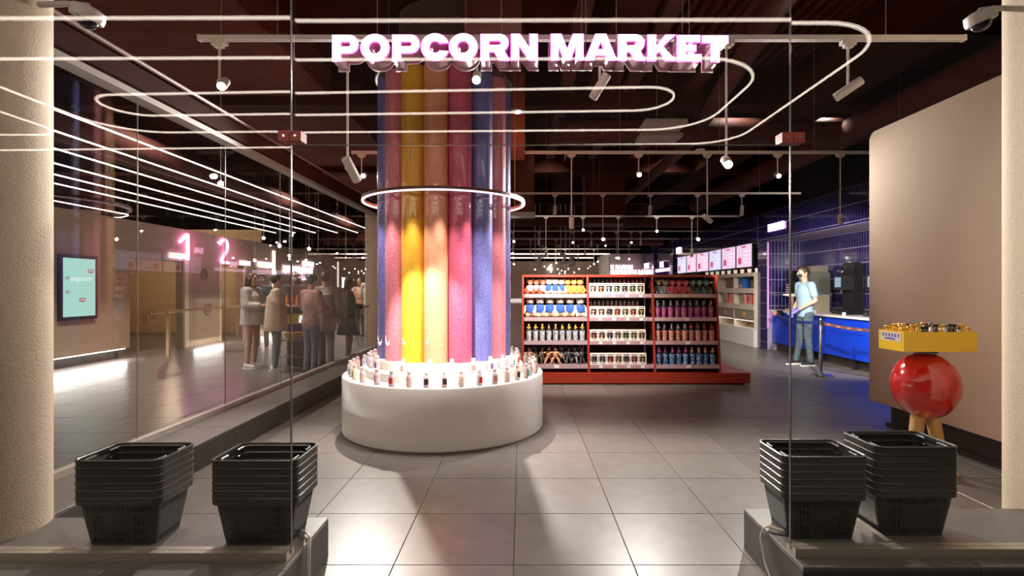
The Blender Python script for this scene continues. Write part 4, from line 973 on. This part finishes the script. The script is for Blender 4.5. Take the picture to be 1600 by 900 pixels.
# ================================================================ YELLOW SWEETS TRAY ON ITS STAND
ty = mat('tray_yellow', (.80, .52, .012), .35, coat=.3)
tr = thing('sweets_tray', 'long yellow open tray heaped with dark and yellow wrapped sweets before the beige wall', 'tray', (3.06, 3.985, .918))
MB().box(-.27, .265, -.135, -.129, 0, .145).box(-.27, .265, .129, .135, 0, .145).box(.259, .265, -.129, .129, 0, .145).box(-.27, .265, -.129, .129, 0, .006).box(-.27, -.264, -.129, .129, .006, .145).build('tray_box', ty, tr)
MB().box(-.2725, -.2702, -.11, .11, .07, .135).build('paper_label', mat('label_paper', (.62, .55, .48), .5), tr)
m = MB()
for k in range(6): m.box(-.2738, -.2726, -.09+.032*k, -.075+.032*k, .10, .125)
m.box(-.2738, -.2726, -.05, .06, .08, .092); m.build('label_print', mat('label_blue', (.10, .08, .38), .5), tr)
sw = [mat('wrap_yellow', (.85, .50, .02), .3, coat=.5), mat('wrap_brown', (.045, .022, .016), .25, coat=.6), mat('wrap_silver', (.6, .58, .56), .25, metal=.8)]
k = 0
for i in range(15):
    for j in range(3):
        x = 3.06-.235+.034*i+random.uniform(-.008, .008); y = 3.985-.085+.085*j; v = 0 if (i < 2 or i > 13 or (i % 5 == 3)) else (1 if (i+j) % 3 else 2) if i > 3 else 1
        if i < 3 and v == 1: v = 0
        hgt = .135+.03*random.random()
        t = thing('wrapped_sweet', '%s wrapped sweet in yellow tray, %s along from label end, %s row' % (['yellow', 'dark brown', 'silver'][v], ORD[i], ['front', 'middle', 'back'][j]), 'sweet', (x, y, .926), random.uniform(-.4, .4), 'wrapped sweets in the yellow tray')
        MB().ell((0, 0, hgt*.55), (.020, .018, hgt*.55), 8, 6).build('wrapper', sw[v], t, smooth=True)
        MB().lathe([(.002, hgt*.98), (.02, hgt+.025), (.016, hgt+.028)], seg=7).build('twisted_end', sw[v], t)
sd = thing('display_stand', 'plain glossy red rounded display stand on tan legs under the yellow tray', 'stand', (3.06, 4.0, 0))
pr_ = [(.225*math.sin(t), .648-.250*math.cos(t)) for t in [.25+2.6*k/14 for k in range(15)]]
MB().lathe(pr_, seg=48).build('rounded_body', mat('gloss_red', (.55, .018, .010), .16, coat=1.0), sd, smooth=True)
MB().lathe([(.08, .896), (.08, .917)], seg=24).build('tray_mount', black, sd)
for sx in (-1, 1): MB().cap((sx*.05, 0, .44), .05, (sx*.115, -.02, .045), .042, 14).build('leg', mat('tan_paint', (.62, .36, .14), .4), sd, smooth=True)
MB().lathe([(.2, .0005), (.2, .012), (.17, .018)], seg=32).build('floor_plate', mat('tan_paint', (.62, .36, .14), .4), sd, smooth=True)

# ================================================================ SHOPPING BASKETS
def basket_proto():
    t = thing('shopping_basket', 'b', 'basket', (0, 0, 0)); Hb = .197
    def ring(hx, hy, r, n=6): return rrect(-hx, hx, -hy, hy, r, n)
    bx, by, tx, ty_ = .150, .100, .183, .128
    def per(hx, hy, r):      # even steps round a rounded rectangle with flats split into many columns
        P = []; nx, ny = 33, 23; nc = 4
        for k in range(nx+1): P.append((-hx+r+(2*hx-2*r)*k/nx, -hy))
        for k in range(1, nc): a = math.radians(-90+90*k/nc); P.append((hx-r+r*math.cos(a), -hy+r+r*math.sin(a)))
        for k in range(ny+1): P.append((hx, -hy+r+(2*hy-2*r-0)*k/ny))
        for k in range(1, nc): a = math.radians(90*k/nc); P.append((hx-r+r*math.cos(a), hy-r+r*math.sin(a)))
        for k in range(nx+1): P.append((hx-r-(2*hx-2*r)*k/nx, hy))
        for k in range(1, nc): a = math.radians(90+90*k/nc); P.append((-hx+r+r*math.cos(a), hy-r+r*math.sin(a)))
        for k in range(ny+1): P.append((-hx, hy-r-(2*hy-2*r)*k/ny))
        for k in range(1, nc): a = math.radians(180+90*k/nc); P.append((-hx+r+r*math.cos(a), -hy+r+r*math.sin(a)))
        return P
    nx, ny, nc = 33, 23, 4
    seq = [('x', k) for k in range(nx)]+[('c', 0)]*nc+[('y', k) for k in range(ny)]+[('c', 0)]*nc+[('x', k) for k in range(nx)]+[('c', 0)]*nc+[('y', k) for k in range(ny)]+[('c', 0)]*nc
    vz = [0, .06, .17, .24, .42, .46, .72, .80, .93, 1.0]
    vs = []; cols = []
    for v in vz:
        s = .0 if v == 0 else v
        cols.append(per(bx+(tx-bx)*s, by+(ty_-by)*s, .025+.008*s))
    n = len(cols[0])
    m = MB(); 
    for v, c in zip(vz, cols): vs += [(x, y, .001+Hb*v) for x, y in c]
    fs = []
    for i in range(len(vz)-1):
        for k in range(n):
            kind, q = seq[k] if k < len(seq) else ('c', 0); hole = False
            N_ = nx if kind == 'x' else ny
            if kind != 'c' and q % 2 == 1:
                if i == 1: hole = True
                if i == 7: hole = True
                if i in (3, 5) and kind == 'x' and (q in (3, 5, 7) or q in (25, 27, 29)): hole = True
            if not hole: k2 = (k+1) % n; fs.append((i*n+k, i*n+k2, (i+1)*n+k2, (i+1)*n+k))
    fs.append(tuple(range(n-1, -1, -1)))
    m.add(vs, fs)
    o = m.build('basket_body', basketm, t, fix=False)
    sm = o.modifiers.new('thick', 'SOLIDIFY'); sm.thickness = .0028; sm.offset = -1
    P = [Vector((x, y, 0)) for x, y in rrect(-.187, .187, -.132, .132, .03, 6)]
    MB().sweep(P, [(0, Hb-.004), (-.0, Hb+.030), (.004, Hb+.0335), (.010, Hb+.0335), (.0125, Hb+.031), (.0125, Hb+.027), (.009, Hb+.024), (.009, Hb+.0), (.008, Hb-.001), (.007, Hb-.001), (.007, Hb+.028), (.0025, Hb+.028), (.0025, Hb-.004)], True).build('rim', basketrim, t, smooth=True)
    for sx in (-1, 1):
        MB().tube(rounded([(-.165, sx*.04, Hb+.022), (-.165, sx*.117, Hb+.022), (.165, sx*.117, Hb+.022), (.165, sx*.04, Hb+.022)], .03, 5), .0065, 8).build('handle', black, t, smooth=True)
    return t
bk0 = basket_proto(); n_used = 0
stacks = [(-1.83, 2.51, 6, .0, 'stack by the beige column'), (-1.21, 2.51, 6, 0, 'stack at the glass edge near the plinth'),
          (1.405, 2.565, 6, 0, 'lower stack before the beige wall'), (1.855, 2.60, 7, 0, 'taller stack before the beige wall')]
for x, y, n, rz, d in stacks:
    for k in range(n):
        pos = 'topmost' if k == n-1 else 'bottom' if k == 0 else '%s from the top' % ORD[n-1-k]
        lb = 'black shopping basket, %s of %s' % (pos, d)
        if n_used == 0: bk0.location = (x, y, .2102); tag(bk0, lb, None, 'stacked black shopping baskets')
        else: dup(bk0, (x, y, .2102+.0338*k), rz, lb, 'stacked black shopping baskets')
        n_used += 1
# cables
for pts, lb in (([(-1.10, 2.56, .222), (-1.02, 2.50, .225), (-.985, 2.44, .24), (-.972, 2.40, .20), (-.965, 2.38, .10), (-.968, 2.36, .02)], 'pair of white cables over the kerb edge by the basket stack near the plinth'),
                ([(1.30, 2.50, .222), (1.22, 2.55, .228), (1.185, 2.57, .232), (1.165, 2.57, .18), (1.158, 2.50, .08), (1.16, 2.42, .02)], 'pair of cream cables over the kerb edge by the lower basket stack')):
    t = thing('cable', lb, 'cable', (0, 0, 0)); cm_ = mat('cable_white', (.75, .66, .56), .45)
    for s in (0, .012):
        q = rounded([(x+s*(1 if x < 0 else -.6), y-s*.9, z) for x, y, z in pts], .03, 4)
        MB().tube(q, .0045, 8).build('wire', cm_, t, smooth=True)
# dome cameras
for x, y, z, s in ((-2.10, 2.55, 2.70, 1), (2.42, 2.78, 2.80, -1)):
    t = thing('dome_camera', 'white dome security camera on an arm from the %s' % ('beige column beside the glass lobby' if s > 0 else 'beige column beyond the beige wall'), 'camera', (x, y, z))
    M = Matrix.Rotation(.35*s, 3, 'Y')
    MB().lathe([(.05, -.02), (.068, -.018), (.072, .0), (.066, .035), (.04, .045)], seg=28, M=M).build('housing', mat('dome_housing', (.50, .45, .40), .45), t, smooth=True)
    MB().ell((0, 0, -.02), (.046, .046, .042), 20, 12, 0, M).build('dome', blackg, t, smooth=True)
    MB().cap((0, 0, .05), .014, (-.10*s, 0, .06), .014, 10).cap((-.10*s, 0, .06), .014, (-.225*s, 0, .055), .016, 10).build('arm', mat('dome_housing', (.50, .45, .40), .45), t, smooth=True)

# ================================================================ LOBBY FITTINGS
ds = thing('display_screen', 'upright lobby display screen with mint picture and small red smiles', 'screen', (-7.80, 8.85, .83))
MB().box(0, .06, 0, .78, 0, 1.13).build('screen_frame', mat('frame_dark', (.03, .02, .02), .4), ds)
MB().box(.061, .064, .05, .72, .06, 1.07).build('display', emit('display_mint', (.42, .80, .70), .95, (.1, .1, .1)), ds)
def smile(y, z, s):
    a = [(y+s*math.cos(math.radians(t)), z+s*.55*math.sin(math.radians(t))) for t in range(180, 361, 20)]
    b = [(y+s*.8*math.cos(math.radians(t)), z+s*.22*math.sin(math.radians(t))) for t in range(360, 179, -20)]
    poly = [(p[0], p[1]) for p in a+b]; mb = MB(); n = len(poly)
    mb.add([(.0655, p, q) for p, q in poly], [(k, k+1, n-2-k, n-1-k) for k in range(n//2-1)]); mb.build('red_smile', emit('smile_red', (.75, .02, .10), .7, (.3, .02, .05)), ds)
    MB().box(.0645, .066, y-s, y+s, z+.008*s/.06, z+.022*s/.06).build('red_smile', MT['smile_red'], ds)
for y, z, s in ((.62, .86, .07), (.13, .73, .045), (.13, .49, .045), (.44, .35, .075)): smile(y, z, s)
text('display_script', 'popcorn', emit('script_white', (.85, .95, .95), 1.0), ds, (.0655, .42, .68), .13, (math.pi/2, 0, math.pi/2), .0005)
def lobby_sign(txt, y, z, size, lb, m=None, bold=.0):
    t = thing('neon_sign', lb, 'sign', (-7.76, y, z)); text('neon_letters', txt, m or whiteneon, t, (0, 0, 0), size, (math.pi/2, 0, math.pi/2), .006, 'CENTER', bold)
    return t
def numeral(pts, y, z, lb, name='neon_numeral'):
    t = thing(name, lb, 'sign', (-7.76, y, z))
    MB().tube(rounded([(0, a, b) for a, b in pts], .05, 6), .036, 8).build('neon_tube', pinkneon, t, smooth=True); return t
numeral([(-.22, .40), (.0, .58), (.06, .60), (.06, 0)], 12.2, 2.03, 'tall glowing pink numeral one over the lobby opening')
def arc3(cx, cz, r, a0, a1, n=10): return [(cx+r*math.cos(math.radians(a0+(a1-a0)*k/n)), cz+r*math.sin(math.radians(a0+(a1-a0)*k/n))) for k in range(n+1)]
numeral(arc3(0, .45, .17, 170, -40)+[(-.17, .02), (.20, .02)], 13.75, 2.03, 'glowing pink numeral two over the second lobby opening')
lamp('POINT', (-7.4, 12.4, 2.35), 7, (1, .25, .7)); lamp('POINT', (-7.4, 14.1, 2.3), 7, (1, .25, .7)); lamp('SPOT', (-5.6, 9.5, 2.7), 60, (1, .15, .55), (-5.0, 7.8, 0), .1, 60, 1)
lobby_sign('SCREEN', 11.9, 2.06, .15, 'small white glowing word beside the pink numeral one', None, .006)
lobby_sign('SCREEN', 14.8, 2.03, .16, 'small white glowing word beside the pink numeral two', None, .006)
lobby_sign('КИНОЗАЛ', 16.0, 2.02, .2, 'white glowing word on the lobby wall past the pink numeral two', None, .008)
lobby_sign('К ЗАЛАМ', 19.2, 2.18, .22, 'short white glowing word over the long neon line in the lobby', None, .01)
lobby_sign('ПОПКОРН МАРКЕТ', 18.4, 1.92, .26, 'long line of white glowing letters on the lobby wall', None, .012)
lobby_sign('→', 19.6, 1.66, .3, 'small green glowing arrow under the long neon line', emit('green_neon', (.5, 1, .75), 2.5), .015)
tag(MB().box(-7.79, -7.75, 16.5, 16.6, 1.35, 2.55).build('light_bar', emit('bar_white', (1, .85, .72), 3.5)), 'tall upright white light bar on the lobby wall behind the group of people', 'light')
tag(MB().box(-7.79, -7.75, 22.3, 22.36, 1.2, 2.5).build('light_bar', emit('bar_white2', (1, .85, .75), 1.2)), 'thin upright light bar on the lobby wall above the woman in dark clothes', 'light')
for i, (y, z, r) in enumerate(((12.95, 1.72, .13), (13.1, .86, .13), (11.0, .80, .16))):
    t = thing('round_emblem', 'dark ring emblem drawn on the lobby wall, %s of three' % ['above door height between the openings', 'low between the openings', 'low by the first opening'][i], 'emblem', (-7.795 if i < 2 else -7.79, y, z))
    for q in (r, r*.5): MB().tube([(0, q*math.cos(a), q*math.sin(a)) for a in [2*math.pi*k/24 for k in range(24)]], .008, 5, True).build('ring', mat('emblem_brown', (.15, .09, .06), .5), t)
for i, (x, y0, w) in enumerate(((534, 22.7, .5), (549, 23.7, .75), (561, 25.0, .7), (571, 26.2, .6))):
    t = thing('light_poster' if i else 'light_box', ('framed pale blue lit poster on the far lobby wall, %s from the pillar' % ORD[3-i]) if i else 'small bright white light box on the far lobby wall', 'poster', (-7.79, y0, 1.30 if i else 1.35), 0, 'lit posters on the far lobby wall' if i else None)
    MB().box(0, .04, 0, w, -.35 if i else 0, .55).build('poster_frame', mat('frame_dark', (.03, .02, .02), .4) if i else white, t)
    MB().box(.041, .045, .06, w-.06, -.30 if i else .05, .49).build('poster_sheet', emit('poster_light', (.62, .80, .90), .9 if i else 1, (.2, .2, .2)) if i else emit('box_light', (1, .95, .9), 2.5), t)
# sweets stand in the lobby
sh2 = thing('sweets_stand', 'dark sweets stand with yellow tub, bottles and lit tablet in the lobby crowd', 'stand', at(462, 590, 9.2)*1); sh2.location = (-3.95, 9.3, 0)
MB().box(-.30, .35, .25, .40, .0005, 1.42).build('back_board', mat('stand_dark', (.10, .03, .025), .5), sh2)
for z in (.16, .45, .75, 1.05): MB().box(-.30, .35, -.05, .25, z, z+.02).build('shelf', mat('stand_grey', (.22, .2, .19), .4), sh2)
for i in range(6):
    t = thing('juice_bottle', '%s bottle on the lobby sweets stand, %s from the pillar side' % ('orange' if i < 3 else 'clear', ORD[5-i]), 'bottle', (-3.95-.22+.09*i, 9.38, 1.0705), 0, 'bottles on the lobby sweets stand')
    MB().lathe([(.03, 0), (.032, .12), (.012, .17), (.012, .2)], seg=12).build('bottle_body', mat('juice_orange', (.7, .22, .03), .2) if i < 3 else mat('bottle_clear', (.6, .55, .5), .15), t, smooth=True)
for i in range(7):
    t = thing('yellow_pack', 'yellow snack pack on the lobby sweets stand, %s from the pillar side' % ORD[6-i], 'snack', (-3.95-.24+.085*i, 9.36, .7705), .2*i, 'yellow packs on the lobby sweets stand')
    MB().bev(-.038, .038, -.03, .03, 0, .16, .015).build('pack', mat('pack_yellow', (.75, .52, .03), .4), t)
t = thing('yellow_tub', 'amber yellow tub held at waist height on the lobby sweets stand', 'tub', (-3.98, 9.22, .4705)); MB().lathe([(.12, 0), (.16, .14), (.15, .14)], seg=20).build('tub', mat('tub_amber', (.75, .35, .02), .35), t, smooth=True)
t = thing('tablet', 'small tablet with pale lit face on the lobby sweets stand', 'tablet', (-3.80, 9.22, .772)); MB().rbox((0, 0, .07), (.18, .012, .13), Matrix.Rotation(-.25, 3, 'X')).build('tablet_body', emit('tablet_light', (.75, .85, 1), 1.0, (.3, .3, .3)), t)
# wooden barrier in front of the openings
br = thing('wooden_barrier', 'brown wooden rail barrier on two posts before the lobby openings', 'barrier', (-7.1, 10.6, 0))
for y in (0, 2.9): MB().bev(-.03, .03, y-.03, y+.03, .0005, .90, .01).build('post', chocwood, br)
MB().box(-.025, .025, -.06, 2.96, .901, .945).build('rail', chocwood, br)
# hanging numerals over the far shop floor and the wall numeral
for i, (ch, x, y, Y, s) in enumerate((('3', 840, 419, 17.0, .62), ('2', 880, 412, 17.4, .5), ('5', 894, 416, 19.0, .5))):
    p = at(x, y, Y); t = thing('hanging_numeral', 'large white numeral %s hanging over the far shop floor' % {'3': 'three', '2': 'two', '5': 'five'}[ch], 'numeral', p)
    text('numeral', ch, mat('numeral_white', (.85, .8, .75), .5), t, (0, 0, 0), s, (math.pi/2, 0, 0), .05, 'CENTER', .02)
    for dx in (-.08, .08): MB().tube([(dx, 0, s*.7), (dx, 0, 4.59-p.z)], .012, 6).build('hanging_rod', railm, t)
t = thing('wall_numeral', 'small glowing white numeral four on the far beige wall', 'numeral', at(859, 425, 26.9)); text('numeral', '4', emit('numeral_glow', (1, .95, .85), 2), t, (0, 0, 0), .55, (math.pi/2, 0, 0), .02, 'CENTER', .02)
t = thing('wall_sign', 'pink-white glowing direction words with an arrow on the far pale wall', 'sign', (4.35, 23.98, 2.02))
text('neon_letters', 'К ЗАЛАМ', whiteneon, t, (-.3, 0, .24), .22, (math.pi/2, 0, 0), .006, 'LEFT', .01); text('neon_letters', 'ПОПКОРН МАРКЕТ', whiteneon, t, (-.3, 0, 0), .235, (math.pi/2, 0, 0), .006, 'LEFT', .014)
text('arrow', '←', whiteneon, t, (-.3, 0, -.26), .34, (math.pi/2, 0, 0), .006, 'LEFT', .02)
for i in range(12):
    p = at(random.uniform(825, 928), random.uniform(412, 428), 25.5); t = thing('tiny_bulb', 'tiny round bulb hanging before the far beige wall, %s of the scatter' % ORD[i], 'lamp', p, 0, 'tiny bulbs before the far beige wall'); t['label'] = 'tiny round glowing bulb hanging before the far beige wall'
    b_ = link('bulb', bm_, t); b_.scale = (.6, .6, .6); MB().tube([(0, 0, .02), (0, 0, 4.59-p.z)], .003, 4).build('cord', railm, t)

# ================================================================ PEOPLE
def vox(mb, name, m, parent, size=.012, smooth=4):
    me = mb.mesh(name, m); o = link(name, me, parent)
    r = o.modifiers.new('skin', 'REMESH'); r.mode = 'VOXEL'; r.voxel_size = size; r.use_smooth_shade = True
    s = o.modifiers.new('soft', 'SMOOTH'); s.iterations = smooth; s.factor = .5
    return o
def V(*a): return Vector(a)
def person(loc, rz, Ht, label, J=None, look=0, top=None, sleeve='short', bottom='trousers', bm=None, tm=None, hair='short', hm=None, sk=None, shoes=None, mask=None, gloves=None, skirt_z=.55, loose=1.0, vs=.014, fingers=False, head_tilt=0):
    s = Ht/1.75; sk = sk or skin; hm = hm or hair_d
    t = thing('person', label, 'person', loc, rz)
    P = {'sh': [V(-.175, 0, 1.42), V(.175, 0, 1.42)], 'el': [V(-.235, .02, 1.14), V(.235, .02, 1.14)], 'wr': [V(-.24, -.10, .92), V(.24, -.10, .92)],
         'hp': [V(-.085, 0, .90), V(.085, 0, .90)], 'kn': [V(-.095, -.02, .49), V(.095, -.02, .49)], 'an': [V(-.10, .02, .085), V(.10, .02, .085)], 'hd': V(0, -.02, 1.635)}
    if J: P.update(J)
    for k, v in list(P.items()): P[k] = [q*s for q in v] if isinstance(v, list) else v*s
    def torso(g):
        m = MB(); e = lambda c, r: m.ell(V(*c)*s, tuple((q+g)*s for q in r), 16, 10)
        e((0, .005, .93), (.155, .112, .12)); e((0, 0, 1.08), (.132, .098, .14)); e((0, -.003, 1.27), (.160, .112, .17)); m.cap(P['sh'][0], (.052+g)*s, P['sh'][1], (.052+g)*s, 14)
        return m
    b = torso(0); b.cap(V(0, .0, 1.42)*s, .055*s, P['hd']+V(0, .015, -.05)*s, .050*s)
    R = Matrix.Rotation(look, 3, 'Z') @ Matrix.Rotation(head_tilt, 3, 'X'); hc = P['hd']
    h = lambda *a: hc+R @ (V(*a)*s)
    b.ell(hc, (.075*s, .092*s, .108*s), 18, 12, 0, R); b.ell(h(0, -.035, -.055), (.052*s, .055*s, .055*s), 14, 8, 0, R)
    b.cap(h(0, -.088, .01), .010*s, h(0, -.108, -.02), .014*s, 8)
    for sx in (-1, 1): b.ell(h(sx*.078, .012, -.008), (.012*s, .02*s, .03*s), 8, 6, 0, R)
    for i in (0, 1):
        sx = -1 if i == 0 else 1
        b.cap(P['sh'][i], .046*s, P['el'][i], .037*s); b.cap(P['el'][i], .038*s, P['wr'][i], .026*s)
        b.cap(P['hp'][i], .085*s, P['kn'][i], .054*s); b.cap(P['kn'][i]+V(0, .01, -.02)*s, .053*s, P['an'][i], .035*s)
        b.cap(P['an'][i]+V(0, .02, -.035)*s, .035*s, P['an'][i]+V(0, -.13, -.05)*s, .028*s)
    def hand(mb, i, g=0):
        sx = -1 if i == 0 else 1; d = (P['wr'][i]-P['el'][i]).normalized(); side = V(1, 0, 0); side = (side-d*side.dot(d)).normalized(); nrm = d.cross(side)
        w = P['wr'][i]; pc = w+d*.05*s
        mb.cap(w+d*.01*s, (.024+g)*s, w+d*.075*s+side*.012*s, (.022+g)*s, 8); mb.cap(w+d*.01*s, (.024+g)*s, w+d*.075*s-side*.016*s, (.021+g)*s, 8)
        for k in range(4):
            o = (-.03+.02*k); L = (.055, .068, .072, .06)[k]; a0 = w+d*.09*s+side*o*s; a1 = a0+d*L*.55*s+nrm*.008*s*sx; a2 = a1+d*L*.4*s+nrm*.022*s*sx
            mb.cap(a0, (.0095+g)*s, a1, (.009+g)*s, 7); mb.cap(a1, (.009+g)*s, a2, (.0078+g)*s, 7)
        th0 = w+d*.03*s-side*sx*.02*s; th1 = th0-side*sx*.03*s+d*.03*s; mb.cap(th0, (.012+g)*s, th1, (.011+g)*s, 7); mb.cap(th1, (.011+g)*s, th1+d*.028*s, (.009+g)*s, 7)
    for i in (0, 1): hand(b, i)
    vox(b, 'body', sk, t, vs if not fingers else .009, 3)
    for sx in (-1, 1):
        MB().ell(h(sx*.030, -.083, .008), (.011*s, .006*s, .006*s), 8, 6, 0, R).build('eye', black, t)
        MB().cap(h(sx*.016, -.088, .028), .004*s, h(sx*.046, -.078, .030), .004*s, 6).build('eyebrow', hm, t)
    if not mask: MB().cap(h(-.022, -.088, -.055), .005*s, h(.022, -.088, -.055), .005*s, 6).build('mouth', mat('lips', (.45, .12, .10), .5), t)
    # top
    g = .013*loose
    if top != 'none':
        m = torso(g); 
        if top == 't': m.lathe([(.150*s, .86*s), (.152*s, .95*s), (.146*s, 1.08*s), (.160*s, 1.26*s), (.13*s, 1.38*s)], (0, .003, 0), 20, 0, Matrix.Diagonal((1.06, .80, 1)))
        if top == 'dress' or top == 'oversize': m.lathe([((.19 if top == 'oversize' else .2)*s, skirt_z*s), (.20*s, .8*s), (.175*s, 1.1*s), (.15*s, 1.35*s)], (0, 0, 0), 18)
        for i in (0, 1):
            e = P['sh'][i].lerp(P['el'][i], .62 if sleeve == 'short' else 1.0)
            m.cap(P['sh'][i], (.052+g)*s, e, (.050+g*1.2)*s)
            if sleeve == 'long': m.cap(P['el'][i], (.042+g)*s, P['el'][i].lerp(P['wr'][i], .88), (.032+g)*s)
        vox(m, 'shirt', tm, t, vs, 4)
    if bottom in ('trousers', 'shorts'):
        m = MB(); m.ell(V(0, .005, .93)*s, (.163*s, .120*s, .105*s), 16, 10)
        for i in (0, 1):
            m.cap(P['hp'][i], .094*s, P['kn'][i], .066*s)
            if bottom == 'trousers': m.cap(P['kn'][i]+V(0, .008, 0)*s, .064*s, P['an'][i]+V(0, 0, .01)*s, .052*s)
        vox(m, bottom, bm, t, vs, 4)
    elif bottom == 'skirt':
        m = MB(); m.lathe([(.24*s, skirt_z*s), (.19*s, .8*s), (.165*s, .95*s), (.135*s, 1.06*s)], (0, .005*s, 0), 20); vox(m, 'skirt', bm, t, vs, 3)
    # shoes
    for i in (0, 1):
        a = P['an'][i]; sh = MB()
        sh.cap(V(a.x, a.y+.035*s, .055*s), .038*s, V(a.x, a.y-.14*s, .042*s), .032*s, 12).cap(V(a.x, a.y+.02*s, .09*s), .04*s, V(a.x, a.y-.03*s, .06*s), .04*s, 12)
        so = vox(sh, 'shoe', shoes or black, t, .012, 3)
        x0 = a.x; P2 = [(x0+.042*s*math.cos(q), a.y-.05*s+.145*s*math.sin(q)) for q in [2*math.pi*k/20 for k in range(20)]]
        MB().prism(P2, .001, .022*s).build('sole', white, so)
    # hair
    m = MB(); m.ell(h(0, .018, .022), (.086*s, .094*s, .102*s), 18, 12, 0, R)
    if hair == 'long':
        for q in (-.05, 0, .05): m.cap(h(q, .05, .0), .055*s, h(q*1.4, .09, -.30), .035*s, 10); 
        m.cap(h(-.07, .0, .0), .03*s, h(-.085, .02, -.22), .02*s, 8); m.cap(h(.07, .0, .0), .03*s, h(.085, .02, -.22), .02*s, 8)
    elif hair == 'bun': m.ell(h(0, .11, .06), .045*s, 12, 8)
    elif hair == 'short': m.ell(h(0, -.04, .085), (.062*s, .05*s, .035*s), 12, 8, 0, R)
    ho = vox(m, 'hair', hm, t, .011, 2)
    if mask:
        m = MB(); m.ell(h(0, -.062, -.045), (.058*s, .050*s, .050*s), 16, 10, 0, R); vox(m, 'face_mask', mask, t, .009, 2)
        for sx in (-1, 1): MB().tube([h(sx*.055, -.06, -.03), h(sx*.080, -.02, -.012), h(sx*.088, .012, -.004)], .003*s, 5).build('mask_loop', mask, t)
    if gloves:
        for i in (0, 1):
            m = MB(); hand(m, i, .003); m.cap(P['wr'][i].lerp(P['el'][i], .12), .032*s, P['wr'][i], .029*s, 10); vox(m, 'glove', gloves, t, .009, 2)
    return t
denim = mat('denim', (.075, .105, .125), .8, noise=.35, nscale=14); lbl = mat('shirt_pale_blue', (.30, .46, .57), .8, noise=.06, nscale=20)
# standing man at the counter, seen from his left side, hands joined in front
Jm = {'el': [V(-.235, .03, 1.15), V(.235, .03, 1.15)], 'wr': [V(-.065, -.19, .96), V(.06, -.20, .97)], 'hd': V(0, -.04, 1.635), 'kn': [V(-.10, -.03, .49), V(.09, -.01, .49)], 'an': [V(-.13, -.08, .085), V(.10, .03, .085)]}
pm_ = person((5.08, 9.45, 0), math.radians(-83), 1.77, 'man in pale blue t-shirt, grey jeans, dark mask and violet gloves by the counter', Jm, 0, 't', 'short', 'trousers', denim, lbl, 'short', mat('hair_warm_black', (.03, .016, .012), .6), skin, mat('shoe_black', (.015, .015, .017), .6), mat('mask_dark', (.03, .045, .07), .8), mat('glove_violet', (.20, .18, .62), .35), vs=.011, fingers=True)
# lobby group
def LP(x, Y): return ((x-CX)/F*Y, Y, 0)
stripe = mat('cloth_pinstripe', (.58, .55, .50), .9, noise=.15, nscale=60); beige = mat('cloth_beige', (.62, .48, .36), .9); greyc = mat('cloth_grey', (.30, .28, .26), .9); darkc = mat('cloth_charcoal', (.075, .062, .052), .9)
rosec = mat('cloth_dusty_rose', (.40, .22, .19), .9, noise=.3, nscale=25); tealc = mat('cloth_teal_grey', (.18, .22, .21), .9); creamc = mat('cloth_cream', (.70, .62, .54), .9); olivec = mat('cloth_olive', (.14, .13, .10), .9)
Jh = {'el': [V(-.22, -.05, 1.16), V(.22, -.05, 1.16)], 'wr': [V(-.12, -.26, 1.16), V(.12, -.26, 1.16)]}
person(LP(393, 9.1), math.radians(80), 1.64, 'woman with long dark hair in oversized pinstriped shirt and white trainers in the lobby', Jh, 0, 'oversize', 'long', 'none', None, stripe, 'long', hair_b, None, white, skirt_z=.80, loose=2.2)
person(LP(409, 12.2), math.radians(20), 1.72, 'person in pale mask and grey-green top behind the woman in pinstripes', None, 0, 't', 'long', 'trousers', greyc, tealc, 'short', hair_b, None, None, mat('mask_pale', (.45, .52, .58), .8))
person(LP(431, 8.78), math.radians(120), 1.62, 'person in a loose beige top and grey trousers with pale trainers beside the sweets stand', Jh, .3, 'oversize', 'short', 'trousers', tealc, beige, 'short', hair_d, None, white, skirt_z=.72, loose=2.0)
person(LP(461, 10.6), math.radians(10), 1.72, 'woman with brown hair, dark apron skirt and sandals behind the sweets stand', None, 0, 't', 'short', 'skirt', darkc, olivec, 'long', hair_b, skin2, chocwood, mat('mask_white', (.7, .65, .62), .8), skirt_z=.58)
person(LP(486, 8.3), math.radians(150), 1.60, 'person in dusty rose shirt and grey jeans standing near the glass partition', Jh, 0, 't', 'long', 'trousers', mat('jeans_grey', (.16, .16, .19), .9), rosec, 'short', hair_d, None, None, loose=1.8)
person(LP(508, 8.9), math.radians(200), 1.66, 'person in pale grey coat and light trousers between the rose shirt and the dark dress', None, 0, 'oversize', 'long', 'trousers', greyc, mat('coat_grey', (.42, .38, .33), .9), 'short', hair_b, None, None, skirt_z=.70, loose=1.8)
person(LP(545, 9.6), math.radians(100), 1.58, 'woman with long dark hair, charcoal top and black skirt near the pillar', Jh, 0, 't', 'long', 'skirt', mat('leather_black', (.02, .018, .016), .35), darkc, 'long', hair_d, skin2, black, skirt_z=.60, loose=1.8)
person(LP(563, 15.0), math.radians(-20), 1.68, 'woman in orange-pink top and dark trousers far back in front of the lit posters', Jh, 0, 't', 'short', 'trousers', darkc, mat('cloth_coral', (.60, .33, .22), .9), 'bun', hair_d, None, None)
person(LP(578, 14.4), math.radians(185), 1.80, 'man in white shirt and grey-brown trousers far back beside the beige pillar', Jh, 0, 't', 'long', 'trousers', mat('trouser_mauve', (.22, .17, .16), .9), creamc, 'short', hair_d, None, None)
